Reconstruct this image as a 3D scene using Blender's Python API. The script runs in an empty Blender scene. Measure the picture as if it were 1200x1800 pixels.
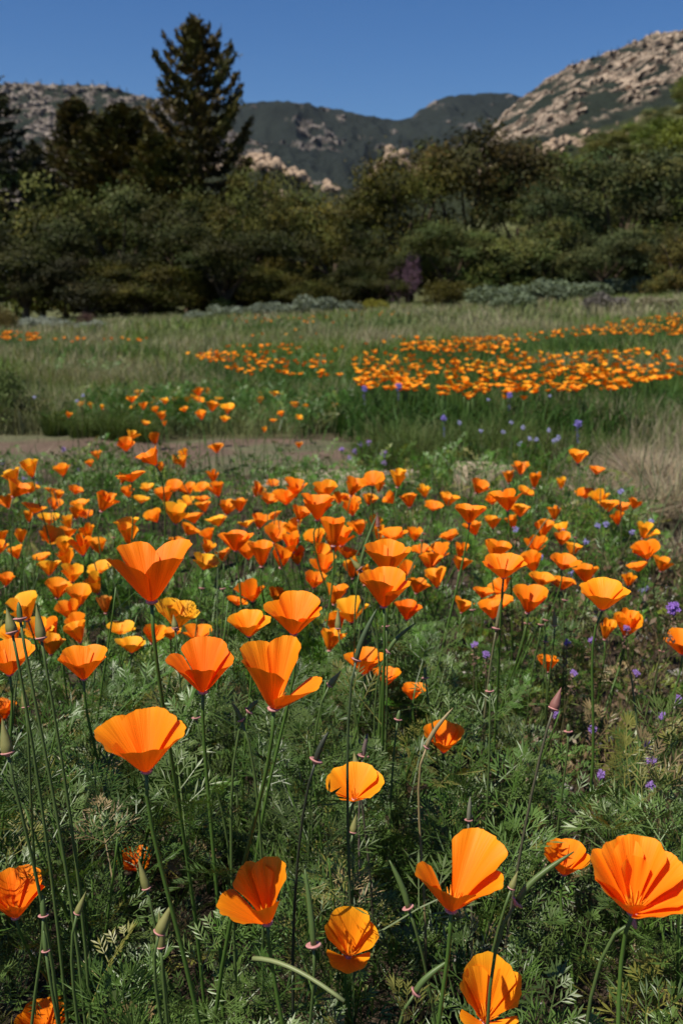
import bpy, math, random
import numpy as np
from mathutils import Vector, Matrix, Quaternion

rng = np.random.default_rng(7)
random.seed(7)
R = math.radians
SC = bpy.context.scene
COL = SC.collection

# ------------------------------------------------------------------ camera, sky, sun, exposure
F = 1750.0                      # focal length in photograph pixels (1200 x 1800)
HCAM = 0.87
PITCH = math.atan((900 - 520) / F)
cam_d = bpy.data.cameras.new('camera')
cam = bpy.data.objects.new('camera', cam_d)
COL.objects.link(cam)
cam.location = (0, 0, HCAM)
cam.rotation_euler = (math.pi / 2 - PITCH, 0, 0)
cam_d.sensor_fit = 'VERTICAL'
cam_d.sensor_height = 36.0
cam_d.sensor_width = 24.0
cam_d.lens = 36.0 * F / 1800
cam_d.clip_start = 0.02
cam_d.clip_end = 20000
cam_d.dof.use_dof = True
cam_d.dof.focus_distance = 0.98
cam_d.dof.aperture_fstop = 10.0
SC.camera = cam

SUN_EL, SUN_AZ = R(58), R(234)          # azimuth clockwise from +Y: behind the camera and to its left
world = bpy.data.worlds.new('World')
SC.world = world
world.use_nodes = True
wn = world.node_tree
sky = wn.nodes.new('ShaderNodeTexSky')
sky.sky_type = 'NISHITA'
sky.sun_disc = False
sky.sun_elevation = SUN_EL
sky.sun_rotation = SUN_AZ
sky.altitude = 0
sky.air_density = 1.0
sky.dust_density = 0.0
sky.ozone_density = 7.0
bgn = wn.nodes['Background']
bgn.inputs['Strength'].default_value = 0.065
hsv = wn.nodes.new('ShaderNodeHueSaturation')
hsv.inputs['Saturation'].default_value = 1.21
hsv.inputs['Hue'].default_value = 0.508
wn.links.new(sky.outputs[0], hsv.inputs['Color'])
wn.links.new(hsv.outputs[0], bgn.inputs[0])
sun_d = bpy.data.lights.new('sun', 'SUN')
sun_d.energy = 5.0
sun_d.angle = R(0.53)
sun_d.color = (1.0, 0.94, 0.81)
sun = bpy.data.objects.new('sun', sun_d)
COL.objects.link(sun)
to_sun = Vector((math.sin(SUN_AZ) * math.cos(SUN_EL), math.cos(SUN_AZ) * math.cos(SUN_EL), math.sin(SUN_EL)))
sun.rotation_euler = to_sun.to_track_quat('Z', 'Y').to_euler()
sun.location = to_sun * 30
vs = SC.view_settings
vs.view_transform = 'Standard'
vs.look = 'None'
vs.exposure = 0.40
vs.gamma = 1.0
vs.use_curve_mapping = False
SC.render.film_transparent = False
SC.cycles.max_bounces = 6
SC.cycles.transparent_max_bounces = 4

# ------------------------------------------------------------------ pixel -> place
CP, SP = math.cos(PITCH), math.sin(PITCH)
def ray(px, py):
    x, y = (px - 600) / F, (900 - py) / F
    return np.array([x, CP + y * SP, -SP + y * CP])
CAM = np.array([0, 0, HCAM])
def at_depth(px, py, zc): return CAM + ray(px, py) * zc
def at_dist(px, py, Y):
    d = ray(px, py)
    return CAM + d * (Y / d[1])
def project(P):
    q = np.asarray(P) - CAM
    zc = q[..., 1] * CP - q[..., 2] * SP
    return 600 + F * q[..., 0] / zc, 900 - F * (q[..., 1] * SP + q[..., 2] * CP) / zc, zc

def sstep(a, b, x):
    t = np.clip((x - a) / (b - a), 0, 1)
    return t * t * (3 - 2 * t)

# ------------------------------------------------------------------ numpy noise
def _h(ix, iy, iz, s):
    n = (ix * 374761393 + iy * 668265263 + iz * 2147483647 + s * 974634777) & 0xFFFFFFFF
    n = ((n ^ (n >> 13)) * 1274126177) & 0xFFFFFFFF
    n = (n ^ (n >> 16)) & 0xFFFFFFFF
    return n / 4294967295.0
def vnoise(x, y, z=0.0, s=0):
    x, y, z = np.broadcast_arrays(np.asarray(x, float), np.asarray(y, float), np.asarray(z, float))
    ix, iy, iz = np.floor(x).astype(np.int64), np.floor(y).astype(np.int64), np.floor(z).astype(np.int64)
    fx, fy, fz = x - ix, y - iy, z - iz
    u, v, w = fx * fx * (3 - 2 * fx), fy * fy * (3 - 2 * fy), fz * fz * (3 - 2 * fz)
    o = 0
    for a in (0, 1):
        for b in (0, 1):
            for c in (0, 1):
                o = o + (u if a else 1 - u) * (v if b else 1 - v) * (w if c else 1 - w) * _h(ix + a, iy + b, iz + c, s)
    return o
def fbm(x, y, z=0.0, oct=4, s=0):
    o, a, t = 0, 1.0, 0
    for i in range(oct):
        o = o + a * vnoise(np.asarray(x) * 2 ** i, np.asarray(y) * 2 ** i, np.asarray(z) * 2 ** i, s + i)
        t += a
        a *= 0.5
    return o / t
def cells(x, y, s=0):
    """value of the nearest jittered cell and the distance to it"""
    ix, iy = np.floor(x).astype(np.int64), np.floor(y).astype(np.int64)
    best = np.full(np.shape(x), 9.0)
    val = np.zeros(np.shape(x))
    for a in (-1, 0, 1):
        for b in (-1, 0, 1):
            cx, cy = ix + a, iy + b
            dx = cx + _h(cx, cy, 1, s) - x
            dy = cy + _h(cx, cy, 2, s) - y
            d = dx * dx + dy * dy
            m = d < best
            best = np.where(m, d, best)
            val = np.where(m, _h(cx, cy, 3, s), val)
    return val, np.sqrt(best)

def terrain(x, y):
    x, y = np.asarray(x, float), np.asarray(y, float)
    z = sstep(5, 30, y) * (0.045 * np.clip(x, -14, 14) + 0.2)
    hx = np.log1p(np.exp(np.clip((x - 7) / 3.0, -30, 30))) * 3.0
    z = z + sstep(40, 112, y) * np.minimum(hx * 0.66, 26 + 0.02 * hx)
    z = z + sstep(3.6, 6, y) * sstep(60, 20, y) * 0.10 * (fbm(x * 0.6, y * 0.6, 0, 2, 5) - 0.5)
    return z

TS = np.geomspace(.4, 400, 500)
def on_ground(px, py, h=0.0):
    d = ray(px, py)
    Q = CAM + TS[:, None] * d
    e = Q[:, 2] - terrain(Q[:, 0], Q[:, 1]) - h
    k = np.where(e <= 0)[0]
    if len(k) == 0: return Q[-1]
    k = max(1, int(k[0]))
    f = e[k - 1] / (e[k - 1] - e[k])
    return Q[k - 1] + (Q[k] - Q[k - 1]) * f

# ------------------------------------------------------------------ mesh helpers
class MB:
    def __init__(self): self.v, self.f, self.c, self.n = [], [], [], 0
    def add(self, V, Fc, c=(1, 1, 1)):
        V = np.asarray(V, float).reshape(-1, 3)
        Fc = np.asarray(Fc, np.int64)
        if Fc.shape[1] == 4:
            Fc = np.concatenate([Fc[:, [0, 1, 2]], Fc[:, [0, 2, 3]]])
        self.v.append(V)
        self.f.append(Fc + self.n)
        c = np.asarray(c, float)
        self.c.append(np.broadcast_to(c, (len(V), 3)) if c.ndim == 1 else c)
        self.n += len(V)
        return self
    def mesh(self, name, mat, smooth=True):
        V, Fc, C = np.concatenate(self.v), np.concatenate(self.f), np.concatenate(self.c)
        me = bpy.data.meshes.new(name)
        me.vertices.add(len(V))
        me.vertices.foreach_set('co', V.astype(np.float32).ravel())
        me.loops.add(len(Fc) * 3)
        me.loops.foreach_set('vertex_index', Fc.astype(np.int32).ravel())
        me.polygons.add(len(Fc))
        me.polygons.foreach_set('loop_start', np.arange(0, len(Fc) * 3, 3, dtype=np.int32))
        me.polygons.foreach_set('use_smooth', np.full(len(Fc), smooth))
        a = me.attributes.new('Col', 'FLOAT_COLOR', 'POINT')
        a.data.foreach_set('color', np.concatenate([C, np.ones((len(C), 1))], 1).astype(np.float32).ravel())
        me.materials.append(mat)
        me.update(calc_edges=True)
        return me
    def build(self, name, mat, parent=None, smooth=True):
        return link(name, self.mesh(name, mat, smooth), parent)

def link(name, data, parent=None, loc=None, rot=None, scale=None, color=None):
    o = bpy.data.objects.new(name, data)
    COL.objects.link(o)
    if parent is not None: o.parent = parent
    if loc is not None: o.location = loc
    if rot is not None: o.rotation_euler = rot
    if scale is not None: o.scale = (scale, scale, scale) if np.isscalar(scale) else scale
    if color is not None: o.color = (*color[:3], 1)
    return o
def tag(o, label=None, cat=None, group=None, kind=None):
    if label: o['label'] = label
    if cat: o['category'] = cat
    if group: o['group'] = group
    if kind: o['kind'] = kind
    return o
def thing(name, loc, label, cat, group=None, rz=0.0):
    o = link(name, None, None, loc, (0, 0, rz))
    o.empty_display_size = 0.05
    return tag(o, label, cat, group)

def tube(P, rad, sides=6, cap=True):
    P = np.asarray(P, float)
    n = len(P)
    rad = np.broadcast_to(np.asarray(rad, float), (n,))
    T = np.gradient(P, axis=0)
    T /= np.linalg.norm(T, axis=1)[:, None] + 1e-12
    m = T.mean(0)
    ref = np.array([1.0, 0, 0]) if abs(m[0]) < 0.7 * np.linalg.norm(m) + 1e-9 else np.array([0, 0, 1.0])
    A = np.cross(T, ref)
    A /= np.linalg.norm(A, axis=1)[:, None] + 1e-12
    B = np.cross(T, A)
    an = np.arange(sides) * 2 * math.pi / sides
    V = P[:, None, :] + rad[:, None, None] * (np.cos(an)[None, :, None] * A[:, None, :] + np.sin(an)[None, :, None] * B[:, None, :])
    V = V.reshape(-1, 3)
    Fq = []
    for i in range(n - 1):
        for k in range(sides):
            k2 = (k + 1) % sides
            Fq.append((i * sides + k, i * sides + k2, (i + 1) * sides + k2, (i + 1) * sides + k))
    Fq = np.array(Fq)
    Ft = np.concatenate([Fq[:, [0, 1, 2]], Fq[:, [0, 2, 3]]])
    if cap:
        V = np.concatenate([V, P[:1], P[-1:]])
        a, b = n * sides, n * sides + 1
        e = [(a, (k + 1) % sides, k) for k in range(sides)] + [(b, (n - 1) * sides + k, (n - 1) * sides + (k + 1) % sides) for k in range(sides)]
        Ft = np.concatenate([Ft, np.array(e)])
    return V, Ft
def bez(a, b, c, d, n):
    t = np.linspace(0, 1, n)[:, None]
    a, b, c, d = (np.asarray(q, float) for q in (a, b, c, d))
    return (1 - t) ** 3 * a + 3 * (1 - t) ** 2 * t * b + 3 * (1 - t) * t * t * c + t ** 3 * d
def lathe(prof, seg=12):
    prof = np.asarray(prof, float)
    an = np.arange(seg) * 2 * math.pi / seg
    V = np.stack([prof[:, 0, None] * np.cos(an), prof[:, 0, None] * np.sin(an), np.repeat(prof[:, 1, None], seg, 1)], -1).reshape(-1, 3)
    Fq = [(i * seg + k, i * seg + (k + 1) % seg, (i + 1) * seg + (k + 1) % seg, (i + 1) * seg + k) for i in range(len(prof) - 1) for k in range(seg)]
    return V, np.array(Fq)
def rot_to(axis):
    """3x3 turning +Z onto axis"""
    return np.array(Vector(axis).normalized().to_track_quat('Z', 'Y').to_matrix())

def blades(base, h, w, lean, az, col, tipcol=None, faz=None):
    """n grass blades, each a bent tapering strip of 5 vertices"""
    n = len(base)
    faz = rng.uniform(0, 2 * math.pi, n) if faz is None else faz
    wd = np.stack([np.cos(faz), np.sin(faz), np.zeros(n)], 1) * (w / 2)[:, None]
    ld = np.stack([np.cos(az), np.sin(az), np.zeros(n)], 1)
    mid = base + np.stack([np.zeros(n), np.zeros(n), h * 0.55], 1) + ld * (lean * h * 0.25)[:, None]
    tip = base + np.stack([np.zeros(n), np.zeros(n), h * (1 - 0.35 * np.minimum(lean, 1.6) ** 2)], 1) + ld * (lean * h)[:, None]
    V = np.stack([base - wd, base + wd, mid + wd * 0.8, mid - wd * 0.8, tip], 1).reshape(-1, 3)
    i = (np.arange(n) * 5)[:, None]
    Fc = np.concatenate([i + [0, 1, 2], i + [0, 2, 3], i + [3, 2, 4]])
    tipcol = col if tipcol is None else tipcol
    C = np.stack([col * 0.9, col * 0.9, col, col, tipcol], 1).reshape(-1, 3)
    return V, Fc, C
def flakes(P, size, nrm_bias, col, aspect=0.6, dirs=None):
    """n small leaf-shaped rhombs"""
    n = len(P)
    d = rng.normal(size=(n, 3)) if dirs is None else dirs + rng.normal(size=(n, 3)) * 0.45
    d /= np.linalg.norm(d, axis=1)[:, None] + 1e-9
    nr = rng.normal(size=(n, 3)) + nrm_bias
    s = np.cross(d, nr)
    s /= np.linalg.norm(s, axis=1)[:, None] + 1e-9
    size = np.broadcast_to(size, (n,))[:, None]
    V = np.stack([P - d * size * 0.5, P + s * size * aspect * 0.5, P + d * size * 0.5, P - s * size * aspect * 0.5], 1).reshape(-1, 3)
    i = (np.arange(n) * 4)[:, None]
    return V, np.concatenate([i + [0, 1, 2], i + [0, 2, 3]]), np.repeat(col, 4, 0)

# ------------------------------------------------------------------ materials
def mat(name):
    m = bpy.data.materials.new(name)
    m.use_nodes = True
    nt = m.node_tree
    for n in list(nt.nodes): nt.nodes.remove(n)
    out = nt.nodes.new('ShaderNodeOutputMaterial')
    return m, nt, out
def N(nt, t, **kw):
    n = nt.nodes.new(t)
    for k, v in kw.items():
        if k in n.inputs: n.inputs[k].default_value = v
        else: setattr(n, k, v)
    return n
def mixc(nt, blend, fac, a, b):
    n = nt.nodes.new('ShaderNodeMix')
    n.data_type = 'RGBA'
    n.blend_type = blend
    for s, v in ((n.inputs[0], fac), (n.inputs[6], a), (n.inputs[7], b)):
        if isinstance(v, bpy.types.NodeSocket): nt.links.new(v, s)
        elif isinstance(v, tuple): s.default_value = (*v[:3], 1)
        else: s.default_value = v
    return n.outputs[2]
def math_n(nt, op, a, b=0.0):
    n = nt.nodes.new('ShaderNodeMath')
    n.operation = op
    for s, v in ((n.inputs[0], a), (n.inputs[1], b)):
        if isinstance(v, bpy.types.NodeSocket): nt.links.new(v, s)
        else: s.default_value = v
    return n.outputs[0]

def leafy(name, trans=0.3, rough=0.5, spec=0.3, var=0.25, noise_scale=40.0):
    """vertex colour x object colour, a little noise, thin-leaf translucency"""
    m, nt, out = mat(name)
    at = N(nt, 'ShaderNodeAttribute', attribute_name='Col')
    oi = N(nt, 'ShaderNodeObjectInfo')
    c = mixc(nt, 'MULTIPLY', 1.0, at.outputs['Color'], oi.outputs['Color'])
    geo = N(nt, 'ShaderNodeNewGeometry')
    no = N(nt, 'ShaderNodeTexNoise', Scale=noise_scale, Detail=2.0)
    nt.links.new(geo.outputs['Position'], no.inputs['Vector'])
    v = math_n(nt, 'ADD', math_n(nt, 'MULTIPLY', no.outputs['Fac'], var * 2), 1 - var)
    c = mixc(nt, 'MULTIPLY', 1.0, c, v)
    p = N(nt, 'ShaderNodeBsdfPrincipled', Roughness=rough)
    p.inputs['Specular IOR Level'].default_value = spec
    nt.links.new(c, p.inputs['Base Color'])
    if trans > 0:
        t = N(nt, 'ShaderNodeBsdfTranslucent')
        tc = mixc(nt, 'MULTIPLY', 1.0, c, (1.25, 1.2, 0.6))
        nt.links.new(tc, t.inputs[0])
        mx = N(nt, 'ShaderNodeMixShader')
        mx.inputs[0].default_value = trans
        nt.links.new(p.outputs[0], mx.inputs[1])
        nt.links.new(t.outputs[0], mx.inputs[2])
        nt.links.new(mx.outputs[0], out.inputs[0])
    else:
        nt.links.new(p.outputs[0], out.inputs[0])
    return m

M_LEAF = leafy('poppy_leaf', 0.22, 0.42, 0.45, 0.2, 60)
M_STEM = leafy('stem_green', 0.0, 0.45, 0.35, 0.15, 90)
M_GRASS = leafy('grass_blade', 0.3, 0.55, 0.2, 0.2, 6)
M_CROWN = leafy('tree_leaf', 0.08, 0.6, 0.15, 0.25, 0.9)
M_SHRUB = leafy('shrub_leaf', 0.2, 0.6, 0.15, 0.25, 2)
M_BLOOM = leafy('small_bloom', 0.3, 0.6, 0.1, 0.1, 90)
M_DRY = leafy('dry_straw', 0.15, 0.6, 0.2, 0.25, 30)

def petal_mat():
    m, nt, out = mat('poppy_petal')
    at = N(nt, 'ShaderNodeAttribute', attribute_name='Col')      # r = along the petal, g = across it, b = petal seed
    sep = N(nt, 'ShaderNodeSeparateColor')
    nt.links.new(at.outputs['Color'], sep.inputs[0])
    oi = N(nt, 'ShaderNodeObjectInfo')
    comb = N(nt, 'ShaderNodeCombineXYZ')
    nt.links.new(math_n(nt, 'MULTIPLY', sep.outputs[1], 34.0), comb.inputs[0])
    nt.links.new(math_n(nt, 'MULTIPLY', sep.outputs[0], 1.6), comb.inputs[1])
    nt.links.new(math_n(nt, 'MULTIPLY', sep.outputs[2], 50.0), comb.inputs[2])
    no = N(nt, 'ShaderNodeTexNoise', Scale=1.0, Detail=3.0)
    nt.links.new(comb.outputs[0], no.inputs['Vector'])
    streak = math_n(nt, 'ADD', math_n(nt, 'MULTIPLY', no.outputs['Fac'], 0.36), 0.82)
    c = mixc(nt, 'MULTIPLY', 1.0, oi.outputs['Color'], streak)
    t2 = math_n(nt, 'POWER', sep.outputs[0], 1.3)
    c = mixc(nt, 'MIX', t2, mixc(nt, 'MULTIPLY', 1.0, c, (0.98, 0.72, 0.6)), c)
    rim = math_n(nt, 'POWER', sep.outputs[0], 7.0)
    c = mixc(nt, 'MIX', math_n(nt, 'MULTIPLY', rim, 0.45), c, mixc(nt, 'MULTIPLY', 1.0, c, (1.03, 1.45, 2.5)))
    comb2 = N(nt, 'ShaderNodeCombineXYZ')
    nt.links.new(math_n(nt, 'MULTIPLY', sep.outputs[1], 120.0), comb2.inputs[0])
    nt.links.new(math_n(nt, 'MULTIPLY', sep.outputs[0], 2.5), comb2.inputs[1])
    vein = N(nt, 'ShaderNodeTexNoise', Scale=1.0, Detail=2.0)
    nt.links.new(comb2.outputs[0], vein.inputs['Vector'])
    c = mixc(nt, 'MULTIPLY', 1.0, c, math_n(nt, 'ADD', math_n(nt, 'MULTIPLY', vein.outputs['Fac'], 0.30), 0.85))
    bump = N(nt, 'ShaderNodeBump', Strength=0.5, Distance=0.0014)
    nt.links.new(no.outputs['Fac'], bump.inputs['Height'])
    p = N(nt, 'ShaderNodeBsdfPrincipled', Roughness=0.55)
    p.inputs['Specular IOR Level'].default_value = 0.22
    nt.links.new(c, p.inputs['Base Color'])
    nt.links.new(bump.outputs[0], p.inputs['Normal'])
    t = N(nt, 'ShaderNodeBsdfTranslucent')
    nt.links.new(mixc(nt, 'MULTIPLY', 1.0, c, (1.0, 0.50, 0.20)), t.inputs[0])
    nt.links.new(bump.outputs[0], t.inputs['Normal'])
    mx = N(nt, 'ShaderNodeMixShader')
    mx.inputs[0].default_value = 0.27
    nt.links.new(p.outputs[0], mx.inputs[1])
    nt.links.new(t.outputs[0], mx.inputs[2])
    nt.links.new(mx.outputs[0], out.inputs[0])
    return m
M_PETAL = petal_mat()

def simple(name, col, rough=0.6, bump=0.0, scale=20.0, var=0.3, spec=0.3, col2=None):
    m, nt, out = mat(name)
    tc = N(nt, 'ShaderNodeNewGeometry')
    no = N(nt, 'ShaderNodeTexNoise', Scale=scale, Detail=6.0, Roughness=0.6)
    nt.links.new(tc.outputs['Position'], no.inputs['Vector'])
    c = mixc(nt, 'MIX', no.outputs['Fac'], tuple(np.array(col) * (1 - var)), tuple(np.array(col2 if col2 else col) * (1 + var)))
    p = N(nt, 'ShaderNodeBsdfPrincipled', Roughness=rough)
    p.inputs['Specular IOR Level'].default_value = spec
    nt.links.new(c, p.inputs['Base Color'])
    if bump:
        b = N(nt, 'ShaderNodeBump', Strength=0.8, Distance=bump)
        nt.links.new(no.outputs['Fac'], b.inputs['Height'])
        nt.links.new(b.outputs[0], p.inputs['Normal'])
    nt.links.new(p.outputs[0], out.inputs[0])
    return m
M_BARK = simple('bark', (0.09, 0.065, 0.045), 0.9, 0.02, 6, 0.4, 0.1)
M_ROCK = simple('sandstone', (0.30, 0.24, 0.17), 0.9, 0.01, 9, 0.35, 0.15)
M_PEBBLE = simple('pebble', (0.33, 0.31, 0.29), 0.85, 0.002, 60, 0.45, 0.2)
M_COLLAR = simple('pink_collar', (0.36, 0.07, 0.09), 0.55, 0, 260, 0.3, 0.3, (0.50, 0.28, 0.24))
M_STAMEN = simple('stamen_yellow', (0.75, 0.26, 0.01), 0.6, 0, 300, 0.25, 0.2)

def ground_mat():
    m, nt, out = mat('soil')
    at = N(nt, 'ShaderNodeAttribute', attribute_name='Col')
    geo = N(nt, 'ShaderNodeNewGeometry')
    n1 = N(nt, 'ShaderNodeTexNoise', Scale=55.0, Detail=6.0, Roughness=0.65)
    n2 = N(nt, 'ShaderNodeTexNoise', Scale=3.5, Detail=4.0)
    vo = N(nt, 'ShaderNodeTexVoronoi', Scale=75.0)
    for n in (n1, n2, vo): nt.links.new(geo.outputs['Position'], n.inputs['Vector'])
    f = math_n(nt, 'ADD', math_n(nt, 'MULTIPLY', n1.outputs['Fac'], 1.3), 0.35)
    c = mixc(nt, 'MULTIPLY', 1.0, at.outputs['Color'], f)
    c = mixc(nt, 'MULTIPLY', 1.0, c, math_n(nt, 'ADD', math_n(nt, 'MULTIPLY', n2.outputs['Fac'], 0.8), 0.6))
    grit = math_n(nt, 'GREATER_THAN', n1.outputs['Fac'], 0.62)
    c = mixc(nt, 'MIX', math_n(nt, 'MULTIPLY', grit, 0.5), c, mixc(nt, 'MULTIPLY', 1.0, at.outputs['Color'], (2.2, 2.0, 1.8)))
    b = N(nt, 'ShaderNodeBump', Strength=0.9, Distance=0.012)
    nt.links.new(math_n(nt, 'ADD', n1.outputs['Fac'], math_n(nt, 'MULTIPLY', vo.outputs['Distance'], 0.5)), b.inputs['Height'])
    p = N(nt, 'ShaderNodeBsdfPrincipled', Roughness=0.95)
    p.inputs['Specular IOR Level'].default_value = 0.1
    nt.links.new(c, p.inputs['Base Color'])
    nt.links.new(b.outputs[0], p.inputs['Normal'])
    nt.links.new(p.outputs[0], out.inputs[0])
    return m
M_SOIL = ground_mat()

def mountain_mat():
    m, nt, out = mat('mountain')
    at = N(nt, 'ShaderNodeAttribute', attribute_name='Col')
    geo = N(nt, 'ShaderNodeNewGeometry')
    n1 = N(nt, 'ShaderNodeTexNoise', Scale=0.09, Detail=8.0, Roughness=0.7)
    nt.links.new(geo.outputs['Position'], n1.inputs['Vector'])
    f = math_n(nt, 'ADD', math_n(nt, 'MULTIPLY', n1.outputs['Fac'], 1.4), 0.3)
    c = mixc(nt, 'MULTIPLY', 1.0, at.outputs['Color'], f)
    b = N(nt, 'ShaderNodeBump', Strength=0.8, Distance=6.0)
    nt.links.new(n1.outputs['Fac'], b.inputs['Height'])
    p = N(nt, 'ShaderNodeBsdfPrincipled', Roughness=0.95)
    p.inputs['Specular IOR Level'].default_value = 0.05
    nt.links.new(c, p.inputs['Base Color'])
    nt.links.new(b.outputs[0], p.inputs['Normal'])
    nt.links.new(p.outputs[0], out.inputs[0])
    return m
M_MOUNT = mountain_mat()

# ------------------------------------------------------------------ ground
def grid_faces(nr, nc):
    i = np.arange((nr - 1) * (nc - 1))
    r, c = i // (nc - 1), i % (nc - 1)
    a = r * nc + c
    return np.stack([a, a + 1, a + nc + 1, a + nc], 1)
SOIL = np.array([0.062, 0.045, 0.032])
DUFF = np.array([0.10, 0.105, 0.045])
xs = np.concatenate([-np.geomspace(6000, 3.2, 44), np.linspace(-3.0, 3.0, 76), np.geomspace(3.2, 6000, 44)])
ys = np.concatenate([[-400, -100, -20, -5], np.linspace(-2, 9, 120), np.geomspace(9.2, 130, 70), np.geomspace(150, 9000, 14)])
X, Y = np.meshgrid(xs, ys)
Z = terrain(X, Y)
Z = Z + np.where((Y < 7) & (abs(X) < 4), 0.03 * (fbm(X * 4, Y * 4, 0, 3, 2) - 0.5), 0)
k = sstep(5.6, 6.6, Y + 0.5 * (fbm(X * 1.5, Y * 1.5, 0, 3, 9) - 0.5))[..., None]
gc = SOIL * (1 - k) + DUFF * k
gb = MB().add(np.stack([X, Y, Z], -1), grid_faces(*X.shape), gc.reshape(-1, 3))
tag(gb.build('ground', M_SOIL), 'brown soil under the poppies and the meadow', None, None, 'structure')

def path_y(x): return 5.5 - 0.16 * (x + 1.5) - 0.05 * np.sin(x * 2)
px_ = np.linspace(-6, 2.2, 120)
wv = np.linspace(-1, 1, 18)
PX, PW = np.meshgrid(px_, wv)
hw = 0.60 + 0.10 * (fbm(PX * 2.0, PW * 0 + (PW > 0) * 7.0, 0, 3, 31) - 0.5) * 2
PY = path_y(PX) + PW * hw
PZ = terrain(PX, PY) + 0.03 * (fbm(PX * 4, PY * 4, 0, 3, 2) - 0.5) + 0.012 - 0.02 * np.abs(PW) ** 6 + 0.01 * (fbm(PX * 9, PY * 9, 0, 2, 12) - 0.5)
pn = fbm(PX * 2.2, PY * 4.5, 0, 3, 77)[..., None]
pc = np.array([0.125, 0.088, 0.066]) * (1 - sstep(.45, .6, pn)) + np.array([0.105, 0.105, 0.06]) * sstep(.45, .6, pn)
tag(MB().add(np.stack([PX, PY, PZ], -1), grid_faces(*PX.shape), pc.reshape(-1, 3)).build('path', M_SOIL), 'bare brown earth path behind the near poppy bed', None, None, 'structure')

# ------------------------------------------------------------------ mountains
def mountain(name, ridge, D, base_py, depth, label, seed, rockfn, amp, ncol=300, nrow=150, block=None, fall=0.8, green=(0.019, 0.024, 0.017), rock=(0.36, 0.27, 0.20), ridge_amp=0.0):
    ridge = np.array(ridge, float)
    pxs = np.linspace(ridge[0, 0], ridge[-1, 0], ncol)
    py = np.interp(pxs, ridge[:, 0], ridge[:, 1])
    ker = np.hanning(max(5, ncol // 40 * 2 + 1)); ker /= ker.sum()
    pad = len(ker) // 2
    py = np.convolve(np.pad(py, pad, mode='edge'), ker, 'valid')
    top = np.array([at_dist(a, b, D) for a, b in zip(pxs, py)])
    base_z = at_dist(600, base_py, D - depth)[2]
    back = 14
    tt = np.concatenate([-np.linspace(1, 0.08, back), np.linspace(0, 1, nrow)])      # negative: behind the ridge
    T, XX = np.meshgrid(tt, top[:, 0], indexing='ij')
    ZR = np.broadcast_to(top[:, 2], T.shape)
    down = np.where(T >= 0, np.abs(T) ** fall, np.abs(T) * 0.9)
    Yd = D - T * depth * np.where(T < 0, 0.6, 1.0)
    Xw = XX * np.where(T > 0, (Yd / D) * 1.0 + (1 - Yd / D) * 0.0, 1.0)
    Zw = ZR + (base_z - ZR) * np.clip(down, 0, 1)
    s = 1.0 / (depth * 0.22)
    big = fbm(Xw * s, Yd * s * 0.5, 0, 5, seed) - 0.5
    gully = 1 - np.abs(2 * fbm(Xw * s * 2.2, Yd * s * 0.6 + 3, 0, 4, seed + 40) - 1)
    env = sstep(0.0, 0.25, np.abs(T))
    Zw = Zw + amp * (big * 1.1 * env + (gully - 0.75) * 0.8 * env)
    rk = rockfn(np.broadcast_to(pxs, T.shape), T, Xw, Zw, project(np.stack([Xw, Yd, Zw], -1))[1])
    if block:
        a1, d1 = cells(Xw / block, Zw / block * 1.1 + Yd / block * 0.35, seed + 3)
        a2, d2 = cells(Xw / (block * .42), Zw / (block * .42) + Yd / block * 0.8, seed + 5)
        bl = (a1 * 1.0 + a2 * 0.8 - 0.7 * d1 - .4 * d2) * block * 1.15
        Yd = Yd - rk * bl
        Zw = Zw + rk * (a2 - 0.4) * block * 0.35 * np.where(T <= 0.02, ridge_amp + 0.15, 1)
        tone = (0.62 + 0.55 * a1 + 0.4 * (a2 - 0.5))[..., None]
    else:
        tone = np.ones(T.shape + (1,))
    bush = fbm(Xw * s * 26, Zw * s * 26, 0, 3, seed + 9)
    Zw = Zw + (1 - rk) * (bush - 0.5) * depth * 0.006
    gcol = np.array(green) * (0.6 + 0.8 * fbm(Xw * s * 5, Zw * s * 5, 0, 4, seed + 21))[..., None]
    rcol = np.array(rock) * tone * (0.75 + 0.5 * fbm(Xw * s * 9, Zw * s * 9, 0, 3, seed + 23))[..., None]
    C = gcol * (1 - rk[..., None]) + rcol * rk[..., None]
    o = MB().add(np.stack([Xw, Yd, Zw], -1), grid_faces(*T.shape), C.reshape(-1, 3)).build(name, M_MOUNT, None, False)
    return tag(o, label, None, None, 'structure')

def rf_none(px, T, x, z, py):
    n = fbm(x / 60, z / 40, 0, 4, 88)
    return sstep(0.70, 0.76, n + 0.07 * sstep(.16, .02, T) * (px < 600) + .10 * sstep(800, 850, px) * sstep(.3, .6, T)) * 0.85
def rf_right(px, T, x, z, py):
    n = fbm(x / 26, z / 17, 0, 4, 55)
    streak = fbm((x + 1.3 * z) / 150, (z - .55 * x) / 26, 0, 3, 56)
    edge = np.interp(px, [840, 900, 1000, 1100, 1200, 1400], [290, 246, 222, 190, 150, 150]) + 26 * (fbm(x / 45, z / 45, 0, 3, 57) - .5)
    fine = fbm(x / 9, z / 8, 0, 2, 58)
    return sstep(0.41, 0.485, 0.55 * n + 0.45 * streak) * (.1 + .9 * sstep(.38, .45, fine)) * sstep(8, -8, py - edge) * np.where(T < -0.1, 0.3, 1)
def rf_left(px, T, x, z, py):
    n = fbm(x / 20, z / 16, 0, 4, 65)
    big = fbm(x / 140, z / 90, 0, 3, 66)
    return sstep(0.46, 0.56, n + .30 * (big - .5) + 0.05 * sstep(0.25, 0.5, T)) * sstep(0.95, 0.6, T) * 0.85
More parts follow.
